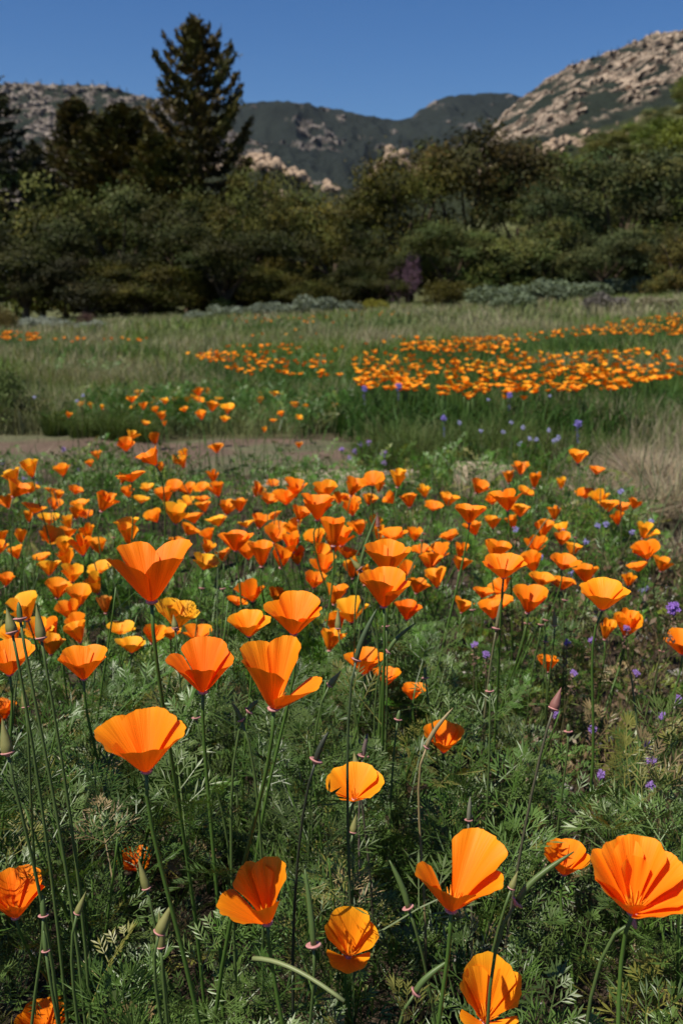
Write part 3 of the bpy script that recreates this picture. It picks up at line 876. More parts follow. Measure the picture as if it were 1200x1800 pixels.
# ------------------------------------------------------------------ poppy heads
def petal(g, phi0=44.0, span=54.0, length=1.0, nu=9, nv=8, ruffle=.03, notch=.30, flare=22.0, inner=0.0, curl=0.0, lop=0.0, yaw=0.0, seed=0):
    """one fan-shaped petal of a cup, base at the origin, axis +Z; length about 1"""
    u = np.linspace(-1, 1, nu)
    v = np.linspace(0, 1, nv) ** .9
    U, Vv = np.meshgrid(u, v)
    tmax = 1 - notch * np.abs(U) ** 2.6 + lop * U - .03 * (vnoise(U * 2.2 + seed, 3.3 + seed) - .5) * 2 - .022 * vnoise(U * 7 + seed * 3, 9.1) - (.016 * vnoise(U * 17 + seed * 5, 4.7) if nu > 12 else 0)
    t = Vv * tmax * length
    tn = np.linspace(0, 1.25, 60)
    ph = np.radians(phi0 - flare * .45 + flare * tn ** 1.6 + 26 * np.clip(1 - tn / .16, 0, 1))
    dr = np.concatenate([[0], np.cumsum(np.sin(ph[:-1]) * np.diff(tn))])
    dz = np.concatenate([[0], np.cumsum(np.cos(ph[:-1]) * np.diff(tn))])
    r = np.interp(t, tn, dr) * (1 - inner * .05)
    z = np.interp(t, tn, dz)
    sp = np.radians(span) * (1.0 - .10 * (1 - Vv) ** 2)
    th = U * sp
    ruf = ruffle * Vv ** 2 * np.sin(U * g.uniform(4, 6.5) + g.uniform(0, 6)) + ruffle * .5 * Vv ** 3 * np.sin(U * g.uniform(11, 15) + g.uniform(0, 6))
    # edges fold a little inwards or outwards, centre bows out
    bow = .055 * (1 - U ** 2) * np.sin(Vv * math.pi) + curl * np.abs(U) ** 3 * Vv ** 2
    rr = r + ruf + bow + .015
    y_ = math.radians(yaw)
    P = np.stack([rr * np.cos(th + y_), rr * np.sin(th + y_), z - ruf * .5 + .01 * U * U], -1)
    C = np.stack([np.clip(Vv * tmax, 0, 1), U * .5 + .5, np.full_like(U, (seed * .137) % 1)], -1)
    return MB().add(P.reshape(-1, 3), grid_faces(nv, nu), C.reshape(-1, 3)).mesh('petal', M_PETAL)
def rim_radius(phi0, flare=22.0):
    tn = np.linspace(0, 1, 60)
    ph = np.radians(phi0 - flare * .45 + flare * tn ** 1.6)
    return float(np.sum(np.sin(ph[:-1]) * np.diff(tn))) + .02

def stamen_mesh(seed, n=16, H=.28):
    g = np.random.default_rng(seed)
    mb = MB()
    for i in range(n):
        a, s = g.uniform(0, 6.28), g.uniform(.05, .16)
        h = H * g.uniform(.7, 1.1)
        p = bez((math.cos(a) * .03, math.sin(a) * .03, .03), (math.cos(a) * .06, math.sin(a) * .06, h * .4), (math.cos(a) * s, math.sin(a) * s, h * .8), (math.cos(a) * s * 1.2, math.sin(a) * s * 1.2, h), 4)
        mb.add(*tube(p, [.008, .012, .014, .004], 3, False))
    return mb.mesh('stamens', M_STAMEN)
STAM = [stamen_mesh(600 + i) for i in range(3)]
COLLAR = MB().add(*lathe([(.02, -.02), (.05, -.03), (.085, -.005), (.09, .012), (.06, .02), (.03, .03)], 10)).mesh('collar', M_COLLAR)
TG = np.random.default_rng(77)
TEMPL = []
for k_ in range(20):
    phi = [33, 38, 42, 29, 46, 36, 25, 40, 34, 44, 31, 49, 28, 37, 18, 53, 22, 35, 58, 30][k_]
    n4 = 4
    ps = []
    y0 = TG.uniform(0, 90)
    for q in range(n4):
        ps.append(petal(TG, phi + TG.uniform(-11, 15), TG.uniform(56, 66), TG.uniform(.84, 1.08), 11, 8, TG.uniform(.02, .07), TG.uniform(.14, .36), TG.uniform(8, 30), (q % 2) * 1.0, TG.uniform(-.05, .05), TG.uniform(-.05, .05), y0 + q * 90 + TG.uniform(-9, 9), k_ * 5 + q))
    TEMPL.append((phi, ps))
WGREEN = (.062, .118, .020)
def stem_mesh(P, r0, r1, n=9, sides=6, col=None):
    c = np.array(col if col is not None else WGREEN)
    V, Fc = tube(P, np.linspace(r0, r1, len(P)), sides)
    return MB().add(V, Fc, c).mesh('stem', M_STEM)

SPRIGS = []
CLEAR = []
def poppy(base_px, base_py, w, label, group=None, size=.064, color=(.95, .245, .004), petals=None, phi=None, tilt=(0, 0), templ=None, g=TG, lean=None, hrange=(.16, .62), nu=9, nv=8, bright=None, name='poppy', stem_r=.0016, fixed_depth=None, cat='poppy'):
    """a poppy whose cup bottom sits on the sight line of that pixel, as far off as its rim width says, on a stem from the ground"""
    best = None
    for s in sorted(np.linspace(.040, .080, 41), key=lambda q: abs(q - size)):
        zc = F * s / w if fixed_depth is None else fixed_depth
        H_ = at_depth(base_px, base_py, zc)
        hh = H_[2] - float(terrain(H_[0], H_[1]))
        if hrange[0] <= hh <= hrange[1]:
            best = (s, zc, H_); break
    if best is None:
        zc = F * size / w
        best = (size, zc, at_depth(base_px, base_py, zc))
    s, zc, Hd = best
    CLEAR.append((base_px, base_py - w * .38, w * .56, w * .46, zc))
    if fixed_depth is not None: s = w * zc / F
    if templ is None and petals is None: templ = int(g.integers(0, len(TEMPL)))
    ph = phi - 6 if phi is not None else (TEMPL[templ][0] if templ is not None else 44)
    L = s / 2 / rim_radius(max(ph, 35))
    if lean is None:
        lean = (g.normal() * .035, g.normal() * .03 + .01)
    bx, by = Hd[0] + lean[0], Hd[1] + lean[1]
    bz = float(terrain(bx, by)) - .01
    root = thing(name, (bx, by, bz), label, cat, group)
    loc = Vector((Hd[0] - bx, Hd[1] - by, Hd[2] - bz))
    tx, ty = R(tilt[0]), R(tilt[1])            # lean of the cup towards the camera / towards +X
    axis = Vector((math.sin(ty), -math.sin(tx), math.cos(tx) * math.cos(ty))).normalized()
    rot = axis.to_track_quat('Z', 'Y').to_matrix().to_euler()
    rot0 = Quaternion(Vector((0, 0, 1)).cross(axis).normalized() if axis.z < .9999 else Vector((1, 0, 0)), Vector((0, 0, 1)).angle(axis)).to_euler()
    rz = 0.0 if petals is not None else g.uniform(0, 6.28)
    q = rot0.to_quaternion() @ Quaternion((0, 0, 1), rz)
    eul = q.to_euler()
    if petals is not None:
        ms = []
        for i, pp in enumerate(petals):
            d = dict(yaw=pp[0], phi0=ph + (pp[1] if len(pp) > 1 else 0), length=pp[2] if len(pp) > 2 else 1.0, span=(pp[3] if len(pp) > 3 else 55) * 1.14,
                     flare=pp[4] if len(pp) > 4 else g.uniform(14, 28), notch=pp[5] if len(pp) > 5 else g.uniform(.16, .24), lop=pp[6] if len(pp) > 6 else g.uniform(-.03, .03))
            ms.append(petal(g, nu=nu, nv=nv, ruffle=g.uniform(.015, .032), inner=i % 2, curl=g.uniform(-.03, .04), seed=int(g.integers(0, 900)), **d))
    else:
        ms = TEMPL[templ][1]
    for m in ms: link('petal', m, root, loc, eul, L, color)
    link('stamens', STAM[int(g.integers(0, 3))], root, loc, eul, L * 1.05)
    link('collar', COLLAR, root, loc, eul, L * 1.1)
    a = -np.array(axis) * min(.07, loc.z * .4)
    far = zc > 2.2
    wob = g.normal(size=2) * .05 * min(1, loc.z / .35)
    P = bez((0, 0, 0), (lean[0] * -.1 + wob[0], lean[1] * -.1 + wob[1], loc.z * .42), np.array(loc) + a - np.array([wob[0], wob[1], 0]) * .35, np.array(loc) - np.array(axis) * .001, 7 if far else 12)
    st = link('stem', stem_mesh(P, stem_r * 1.3 * g.uniform(.85, 1.15), stem_r * .88, sides=5 if far else 7), root)
    SPRIGS.append((root, P)) if not far else None
    return root

ORANGE = (.93, .265, .004)
DEEP = (.92, .225, .003)
AMBER = (.95, .335, .007)
GOLD = (.96, .450, .014)
HERO = [
 # px, py of the cup's bottom, width, size, phi, tilt, colour, petals, lean, label
 (267, 1058, 140, .066, 43, (-2, 0), DEEP, [(46, -2, 1.08, 48, 20, .34), (134, -2, 1.04, 48, 20, .34), (224, 2, 1.0, 48, 16, .42), (316, 1, 1.0, 48, 16, .42)], (.02, .10), 'tall orange poppy, deep notch between two lit back petals, highest of the large blooms'),
 (258, 1356, 140, .064, 46, (4, -2), ORANGE, [(166, 4, 1.06, 54, 18, .14), (84, -5, 1.06, 50, 14, .14), (14, 3, .98, 40), (262, 0, .84, 64, 14, .12)], (.035, .02), 'wide-mouthed orange poppy with fan-like back petal, directly below the tallest bloom'),
 (481, 1246, 136, .064, 40, (2, 4), ORANGE, [(68, -10, 1.10, 46), (140, -2, 1.06, 48), (228, -2, .98, 55), (330, 20, .92, 52)], (-.075, .09), 'orange poppy with one tall petal and one flopped outward'),
 (357, 1217, 108, .058, 42, (3, 0), (.92, .190, .003), [(85, -4, 1.1, 52), (15, 6, .95, 45), (190, 6, 1.0, 45), (275, 0, .80, 45)], (.0, .03), 'deep red-orange poppy beside the flopped-petal bloom'),  # shade on this bloom is put into its redder petal colour
 (148, 1194, 88, .06, 47, (2, 0), ORANGE, [(48, 0), (132, 0), (222, 2, .95), (318, 2, .95)], (.02, .05), 'bowl-shaped orange poppy standing next to the deep red-orange one'),
 (18, 1186, 92, .06, 48, (4, 0), ORANGE, [(90, 0), (0, 4), (180, 4), (270, 3, .9)], None, 'shallow orange poppy bowl among three pale-collared buds'),
 (470, 1622, 125, .062, 38, (10, -6), ORANGE, [(62, -4, 1.04, 52), (120, -2, 1.02, 50), (196, 16, .95, 40), (278, -2, .74, 62)], (.02, -.02), 'orange poppy with a dark fold down its back, beside a long green pod'),
 (612, 1680, 98, .056, 42, (20, 2), AMBER, [(88, -6, 1.06, 62), (160, -4, .98, 50), (20, 2, .94, 46), (268, 26, .66, 72)], (-.005, -.01), 'small cupped orange poppy showing its stamens, beside the pink-collared pod'),
 (792, 1600, 140, .064, 42, (4, 6), ORANGE, [(42, -2, 1.25, 46), (350, 8, 1.0, 30), (192, 6, .92, 46), (262, 4, .80, 46)], (0, .03), 'lopsided orange poppy with one tall petal raised like a sail'),
 (1112, 1604, 166, .072, 47, (6, 2), (.97, .27, .006), [(72, -8, 1.05, 46), (118, -6, 1.05, 46), (168, 0, 1.0, 44), (28, 2, 1.0, 44), (225, 4, .98, 44), (305, 14, .92, 50), (352, 12, .95, 36), (95, -20, .80, 52)], (-.03, .0), 'very full many-petalled orange poppy, the largest bloom near the gravel'),
 (990, 1537, 78, .052, 44, (6, 2), ORANGE, [(50, -2), (130, 0), (220, 2), (320, 6)], None, 'small orange poppy tucked behind a curved green pod'),
 (852, 1796, 122, .062, 40, (18, 4), AMBER, [(92, -4, 1.12, 58), (150, -4, 1.04, 50), (30, -2, 1.0, 46), (266, 24, .66, 74)], (.0, .0), 'golden-orange poppy with flared lower lip and ribbed back petal'),
 (28, 1613, 100, .06, 42, (5, 0), DEEP, [(60, 0, 1.05), (130, 0), (210, 3), (330, 6)], None, 'deep orange poppy cup above a short pod on a pale pink collar'),
 (78, 1822, 84, .06, 46, (5, 0), ORANGE, [(60, 0), (130, 0), (210, 3), (330, 6)], None, 'orange poppy low in the leaves, only its upper petals showing'),
 (779, 1322, 66, .052, 42, (8, 0), ORANGE, [(90, 0), (20, 4), (160, 4), (270, 6, .85)], None, 'lone orange poppy crossed by a curved straw-coloured pod'),
 (622, 1405, 98, .06, 54, (12, 0), AMBER, [(70, 0), (150, 6), (10, 4), (260, 6, .8)], None, 'open orange poppy striped with shadow behind two dark buds'),
 (674, 1067, 84, .06, 40, (2, 0), ORANGE, [(70, 0, 1.05), (150, 3), (240, 0), (335, 12, .95)], (.01, .02), 'orange poppy cup in front of a taller twin'),
 (516, 1115, 100, .064, 47, (6, 4), ORANGE, [(80, -2, 1.08, 56), (165, 8), (245, 2, .92), (345, 3, .95)], (-.03, .03), 'broad orange poppy with a shadow slit in its back petal'),
 (438, 1119, 70, .056, 48, (4, 0), AMBER, [(90, 0), (170, 5), (5, 8), (265, 4, .9)], None, 'small orange poppy bowl touching the broad slit-petalled one'),
 (1058, 1072, 84, .062, 50, (4, 0), AMBER, [(75, 0, 1.05), (150, 4), (225, 4), (340, 4)], (-.05, .03), 'orange poppy bowl on a long leaning stem above the purple verbena'),
 (884, 1016, 74, .06, 52, (4, 0), ORANGE, [(50, 0), (130, 0), (210, 6), (325, 6)], None, 'ruffled open orange poppy in front of the dense far blooms'),
 (680, 1010, 78, .064, 42, (3, 0), ORANGE, [(80, 0), (150, 0), (230, 3), (340, 4)], None, 'taller orange poppy twin behind the cupped one'),
 (586, 960, 62, .062, 34, (0, 0), DEEP, None, None, 'deep orange narrow poppy, lower of two tall crossing blooms'),
 (558, 915, 62, .064, 40, (0, 0), DEEP, None, None, 'deep orange poppy standing highest in the middle cluster'),
 (414, 969, 58, .064, 46, (0, 0), DEEP, None, None, 'deep orange poppy overlapping a cup-shaped neighbour'),
 (460, 996, 54, .062, 36, (0, 0), ORANGE, None, None, 'cup-shaped orange poppy overlapped by its deep orange neighbour'),
 (824, 920, 64, .064, 52, (0, 0), ORANGE, None, None, 'wide orange poppy standing high over the far edge of the near bed'),
 (714, 1090, 52, .058, 46, (0, 0), (.92, .190, .003), None, None, 'small poppy coloured deep red-orange for shade, under the twin blooms'),  # same redder petal colour, standing in for shade under the twins
 (962, 1181, 38, .045, 36, (0, 0), ORANGE, None, None, 'small lone orange poppy among purple verbena'),
 (1198, 1150, 60, .06, 44, (4, -5), ORANGE, None, None, 'orange poppy beside the tall violet-crowned verbena spike'),
 (0, 1275, 60, .06, 36, (0, 3), DEEP, None, None, 'narrow orange poppy directly above a swollen green bud'),
 (238, 1525, 62, .055, 55, (14, 0), DEEP, None, None, 'red-orange poppy half buried in grey-green leaves'),
 (640, 1186, 66, .058, 46, (4, 0), ORANGE, None, None, 'orange poppy behind the dark-collared pod'),
 (678, 1205, 52, .056, 48, (4, 0), ORANGE, None, None, 'middle poppy of three in a slanting line'),
 (725, 1230, 42, .054, 44, (4, 0), ORANGE, None, None, 'small ragged poppy ending a slanting line of three'),
 (186, 1078, 38, .034, 30, (0, 0), (.55, .20, .02), None, (.0, .03), 'withered brown-orange poppy closing beside the tallest bloom'),
]
SHORT = []
SHORTN = ['tallest bloom', 'wide-mouthed bloom', 'flopped-petal bloom', 'deep red-orange bloom', 'bowl-shaped bloom', 'shallow bowl', 'dark-folded bloom', 'small cupped bloom', 'sail-petalled bloom', 'many-petalled bloom',
          'small tucked bloom', 'golden-orange bloom', 'deep orange cup', 'low half-hidden bloom', 'lone pod-crossed bloom', 'shadow-striped bloom']
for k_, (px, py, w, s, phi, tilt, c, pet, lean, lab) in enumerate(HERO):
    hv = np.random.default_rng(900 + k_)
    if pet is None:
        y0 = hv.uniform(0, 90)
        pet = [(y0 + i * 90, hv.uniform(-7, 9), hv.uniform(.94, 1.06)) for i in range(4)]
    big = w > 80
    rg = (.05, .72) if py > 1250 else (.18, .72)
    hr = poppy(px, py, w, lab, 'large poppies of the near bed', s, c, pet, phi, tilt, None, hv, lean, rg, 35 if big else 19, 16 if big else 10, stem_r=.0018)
    if k_ < len(SHORTN): SHORT.append((hr.location.x, hr.location.y, SHORTN[k_]))

A = [(175,215,125),(85,250,120),(70,320,125),(50,395,90),(335,225,85),(180,405,125),(265,470,105),(50,490,65),(115,580,85),(0,635,80),(280,410,75),(155,470,80),
 (515,150,60),(480,190,55),(665,90,95),(690,45,60),(820,65,75),(825,145,140),(850,215,55),(800,35,40),(915,165,65),(970,190,70),(985,140,60),(1145,110,70),(1130,170,40),(1125,260,80),
 (695,235,135),(640,275,65),(680,345,70),(745,365,90),(880,360,100),(990,380,80),(535,395,125),(400,450,90),(455,450,80),(830,465,90),(925,460,130),(680,490,125),(760,500,60),(840,520,60),(680,570,130),(800,585,45),
 (985,530,100),(940,590,110),(1010,610,60),(1085,630,90),(1110,560,90),(1180,670,100),(440,620,140),(235,610,70),(530,720,120),(520,825,130),(420,890,130),
 (30,800,100),(20,860,90),(150,950,170),(250,935,65),(80,1080,120),(420,1035,110),(425,1085,130),(525,1100,80),(635,1035,140),(695,1130,150),(755,1020,90),(930,990,190),(1055,1015,90),(985,820,70),(900,1070,120),(940,880,50),(270,1140,150),(1135,1120,100),(1180,910,70),(30,1090,80),(210,1190,110)]
B = [(65,405,105),(235,285,65),(210,370,90),(310,365,110),(360,315,110),(245,450,95),(100,500,80),(510,340,120),(650,320,110),(765,255,125),(895,270,120),
 (375,445,120),(360,530,110),(480,580,110),(600,580,120),(700,530,100),(740,380,80),(880,365,90),(960,380,110),(1040,340,80),(1100,345,60),(1080,400,100),(1160,380,90),(800,560,100),(875,540,145),(1175,565,90),
 (110,650,120),(5,680,60),(625,650,110),(660,750,120),(720,790,110),(945,750,85),(1065,705,120),(1105,795,130),(1190,780,50),(1010,685,60),(455,795,130),(50,900,100),(250,890,100),(555,885,130),(645,840,60),(1175,900,60),(1095,940,40),(690,700,60),(560,620,110)]
Cc_ = [(645,155,95),(740,220,75),(345,220,80),(280,265,85),(415,285,95),(365,320,90),(395,360,60),(110,310,100),(50,335,60),(10,300,50),(195,380,70),(275,385,140),(340,435,95),(130,370,60),(20,565,70),
 (555,295,75),(605,300,45),(685,340,90),(765,370,90),(805,410,90),(880,410,90),(935,405,70),(855,485,80),(520,455,90),(460,535,115),(415,615,105),(555,590,85),(610,645,90),(560,690,150),(505,670,60),
 (985,550,100),(1010,645,130),(965,715,115),(1080,725,95),(920,630,30),(200,650,140),(690,770,130),(560,810,120),(910,805,90),(855,900,70),(40,790,80),(55,870,90),(30,940,100),(240,900,140),(200,960,130),(380,910,170),(510,920,70),(275,1060,100),(785,1075,115),(890,1045,150),(1070,1000,95)]
D_ = [(385,490+1050,90),(130,490+1050,70),(390,290+1050,100),(290,480+1050,60)]
E_ = [(1090,165+1050,40),(1150,145+1050,35),(975,1160+1050,50)]
near = [(x / 3, 750 + y / 3, w / 3) for x, y, w in A + D_] + [(400 + x / 3, 750 + y / 3, w / 3) for x, y, w in B + E_] + [(800 + x / 3, 750 + y / 3, w / 3) for x, y, w in Cc_]
near += [(881, 1210, 20), (1098, 1098, 50)]
def zone(px, py):
    if py < 905:
        if px < 210: return 'where the violet flowers edge the path'
        if px < 420: return 'in front of the bare path'
        if px < 745: return 'around the flat sandstone slab'
        if px < 960: return 'in front of the green grass tufts'
        return 'beside the matted dry grass'
    if px > 985: return 'near the dry grass end of the bed' if py < 1010 else 'above the purple verbena'
    if px > 790: return 'around the ruffled open bloom'
    if px > 610: return 'around the two cupped twins'
    if px > 470: return 'among the tall crossing blooms'
    if px > 345: return 'around the overlapping deep orange pair'
    if py < 1000: return 'behind the tallest bloom'
    return 'below the withered bloom' if px > 120 else 'around the pale-collared buds'
xg = np.random.default_rng(321)
tries = 0
nx = 0
while nx < 66 and tries < 4000:
    tries += 1
    px, py = xg.uniform(0, 1000) ** 1.0, xg.uniform(850, 1125)
    if px > 620 and py > 1060: continue
    if px > 900 and py < 900: continue
    if fbm(px / 120, py / 60, 0, 2, 19) < .44: continue
    w = (26 + (py - 850) * .085) * xg.uniform(.85, 1.2)
    if any(abs(px - a) < (w + c) * .36 and abs(py - b) < (w + c) * .26 for a, b, c in near): continue
    if any(abs(px - h[0]) < h[2] * .6 and -h[2] * .9 < py - h[1] < h[2] * .1 for h in HERO): continue
    near.append((px, py, w)); nx += 1
for px, py, w in near:
    yel = TG.uniform()
    left = px < 460
    c = GOLD if yel < (.22 if left else .06) else AMBER if yel < (.60 if left else .30) else ORANGE
    if abs(px - 698) < 4 and abs(py - 840) < 4: c = (1.0, .46, .015)
    gold = c[1] > .38
    back = py < 905
    tp = int(TG.integers(0, len(TEMPL)))
    ph_ = TEMPL[tp][0]
    shape_ = 'narrow closed' if ph_ < 31 else 'cup-shaped' if ph_ < 40 else 'wide-open'
    tone_ = 'golden-yellow' if gold else 'amber' if c is AMBER else 'orange'
    lab = '%s %s poppy %s' % (shape_, tone_, zone(px, py))
    grp = lab.replace(' poppy ', ' poppies ')
    w2 = max(w, 12)
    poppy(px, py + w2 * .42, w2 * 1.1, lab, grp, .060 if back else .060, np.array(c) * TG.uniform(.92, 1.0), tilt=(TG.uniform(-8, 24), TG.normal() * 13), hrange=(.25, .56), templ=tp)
S2 = [(490,385,30),(465,405,35),(470,428,25),(505,430,35),(545,410,30),(580,410,35),(610,405,30),(550,440,30),(288,418,28),(323,428,25),(240,460,28),(365,418,20),(362,435,22),(270,445,20),(665,408,30),(700,380,40),(735,380,28),(770,398,30),(745,430,50),(700,400,35),(690,415,30),(805,430,50),(800,445,40),(708,463,40),(570,465,40),(510,485,30),(580,490,25),(790,475,28),(795,510,25),(650,440,25),(770,364,18),(915,388,22),(915,408,25),(965,385,30),(990,388,25),(1005,375,18),(990,455,26),(960,475,28),(930,512,26),(1050,465,28),(1075,430,28),(1040,425,30),(1080,470,20),(1135,440,22),(1175,425,22),(1105,458,16),(1022,508,20),(1113,538,22),(1050,567,30),(950,425,20),(480,395,28),(530,425,26),(680,398,30)]
BED2 = []
for x, y, w in S2:
    c = GOLD if TG.uniform() < .3 else AMBER
    gold = c is GOLD
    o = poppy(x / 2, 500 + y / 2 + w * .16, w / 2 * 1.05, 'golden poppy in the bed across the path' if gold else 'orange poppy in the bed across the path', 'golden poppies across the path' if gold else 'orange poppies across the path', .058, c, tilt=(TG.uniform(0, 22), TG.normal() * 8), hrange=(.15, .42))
    BED2.append(o.location.copy())

# ------------------------------------------------------------------ the orange drift in the meadow
def inpoly(x, y, poly):
    c = False
    j = len(poly) - 1
    for i in range(len(poly)):
        xi, yi = poly[i]; xj, yj = poly[j]
        if (yi > y) != (yj > y) and x < (xj - xi) * (y - yi) / (yj - yi) + xi: c = not c
        j = i
    return c
DRIFT = [(330,628),(400,606),(470,605),(560,612),(640,610),(720,602),(800,597),(900,592),(1000,580),(1100,563),(1210,548),(1210,592),(1080,588),(960,597),(900,616),(1000,622),(1120,614),(1210,620),(1210,655),(1120,680),(1060,690),(960,690),(900,706),(820,704),(760,690),(650,685),(590,664),(420,662),(380,640)]
dg = np.random.default_rng(15)
pts = []
while len(pts) < 1050:
    x, y = dg.uniform(320, 1215), dg.uniform(545, 710)
    if not inpoly(x, y, DRIFT): continue
    dens = fbm(x / 55, y / 18, 0, 3, 91)
    if dg.uniform() > (.12 + .88 * sstep(.34, .52, dens)) * (.55 + .45 * (y < 690)) * (.45 + .55 * (x > 620 or y < 640)): continue
    pts.append((x, y))
UP = [(700,606),(760,596),(900,590),(1000,578),(1100,562),(1210,547),(1210,590),(1080,588),(960,596),(880,615),(760,622)]
while len(pts) < 1400:
    x, y = dg.uniform(700, 1215), dg.uniform(545, 622)
    if inpoly(x, y, UP) and dg.uniform() < .15 + .85 * sstep(.36, .5, fbm(x / 60, y / 9, 0, 2, 93)): pts.append((x, y))
for x0, x1, y0, y1, n in [(0, 72, 584, 599, 60), (95, 150, 594, 602, 8), (180, 260, 594, 600, 10), (400, 590, 553, 568, 34), (600, 720, 545, 556, 10), (440, 560, 578, 600, 6), (320, 400, 618, 632, 8), (640, 760, 593, 606, 14)]:
    for i in range(n): pts.append((dg.uniform(x0, x1), dg.uniform(y0, y1)))
DP = np.array([on_ground(x, y, .28) for x, y in pts])
order = np.argsort(DP[:, 1])
SIMPLE = []
for k_ in range(4):
    g4 = np.random.default_rng(950 + k_)
    mb = [petal(g4, [44, 54, 38, 62][k_], 56, 1, 5, 4, .03, .25, 20, 0, 0, 0, q * 90 + 20, q + k_ * 4) for q in range(4)]
    SIMPLE.append(mb)
def mesh_arrays(me):
    v = np.empty(len(me.vertices) * 3, np.float32); me.vertices.foreach_get('co', v)
    f = np.empty(len(me.loops), np.int32); me.loops.foreach_get('vertex_index', f)
    c = np.empty(len(me.vertices) * 4, np.float32); me.attributes['Col'].data.foreach_get('color', c)
    return v.reshape(-1, 3), f.reshape(-1, 3), c.reshape(-1, 4)[:, :3]
SIMPA = [[mesh_arrays(m) for m in s] for s in SIMPLE]
heads = {0: MB(), 1: MB()}
stems_mb = MB()
for n_, i in enumerate(order):
    P = DP[i]
    zg = float(terrain(P[0], P[1]))
    gold = dg.uniform() < .22
    L = dg.uniform(.024, .036) * (1 + .006 * max(0, P[1] - 10))
    rz = dg.uniform(0, 6.28)
    k_ = int(dg.integers(0, 4))
    tl = dg.normal(size=2) * .22
    if n_ < 8:
        root = thing('poppy', (P[0], P[1], zg - .01), 'golden-yellow poppy at the path-side fringe of the orange drift' if gold else 'orange poppy at the path-side fringe of the orange drift', 'poppy', 'golden poppies of the drift fringe' if gold else 'orange poppies of the drift fringe')
        for m in SIMPLE[k_]: link('petal', m, root, (0, 0, P[2] - zg), (tl[0], tl[1], rz), L, GOLD if gold else AMBER)
        link('stem', stem_mesh(bez((0, 0, 0), (0, 0, .1), (0, 0, .15), (0, 0, P[2] - zg + .01), 4), .003, .0025, sides=4), root)
    else:
        Rm = np.array(Matrix.Rotation(tl[0], 3, 'X') @ Matrix.Rotation(tl[1], 3, 'Y') @ Matrix.Rotation(rz, 3, 'Z'))
        for v, f, c in SIMPA[k_]: heads[int(gold)].add(v @ Rm.T * L + P, f, c)
        stems_mb.add(*tube(np.array([[P[0], P[1], zg], [P[0], P[1], P[2]]]), [.004, .003], 3, False), WGREEN)
root = link('poppy_drift', None, None, (0, 0, 0))
tag(root, 'far sweep of countless orange poppies across the meadow', 'poppy field', None, 'stuff')
o1 = heads[0].build('orange_blooms', M_PETAL, root); o1.color = (*AMBER, 1); o1['kind'] = 'stuff'
o2 = heads[1].build('golden_blooms', M_PETAL, root); o2.color = (*GOLD, 1); o2['kind'] = 'stuff'
o3 = stems_mb.build('thin_stems', M_STEM, root); o3['kind'] = 'stuff'
# dark feathery growth under the drift and under the bed across the path
def undergrowth():
    mb = MB()
    for P, n, sp, h, w, c in [(DP, 30, .18, .29, .009, (.045, .10, .020))]:
        c0 = np.repeat(P, n, 0)
        m = len(c0)
        far = np.maximum(1, c0[:, 1] / 10)
        b = c0 + rng.normal(size=(m, 3)) * np.array([sp, sp, 0]) * far[:, None] ** .5
        b[:, 2] = terrain(b[:, 0], b[:, 1])
        mb.add(*blades(b, rng.uniform(.4, 1.05, m) * h, w * far * rng.uniform(.7, 1.3, m), rng.uniform(.1, .9, m), rng.uniform(0, 6.28, m), np.array(c) * rng.uniform(.7, 1.4, (m, 1))))
    tag(mb.build('poppy_undergrowth', M_GRASS, None, False), 'dark green feathery growth under the orange drift', 'foliage', None, 'stuff')
undergrowth()

def covers(P, slack=.03):
    """which of these points would stand between the eye and a bloom"""
    C_ = np.array(CLEAR)
    px, py, zc = project(np.asarray(P))
    out = np.zeros(len(px), bool)
    for c in C_:
        out |= (np.abs(px - c[0]) < c[2]) & (np.abs(py - c[1]) < c[3]) & (zc < c[4] + slack)
    return out
def leaf_tip(loc, el, az, sc, f):
    return np.array(loc) + sc * f * np.array([-math.sin(az) * math.cos(el), math.cos(az) * math.cos(el), math.sin(el)])
def leaf_ok(org, loc, el, az, sc):
    P = np.array([org + leaf_tip(loc, el, az, sc, f) for f in (.35, .6, .85, 1.05)])
    return not covers(P).any()
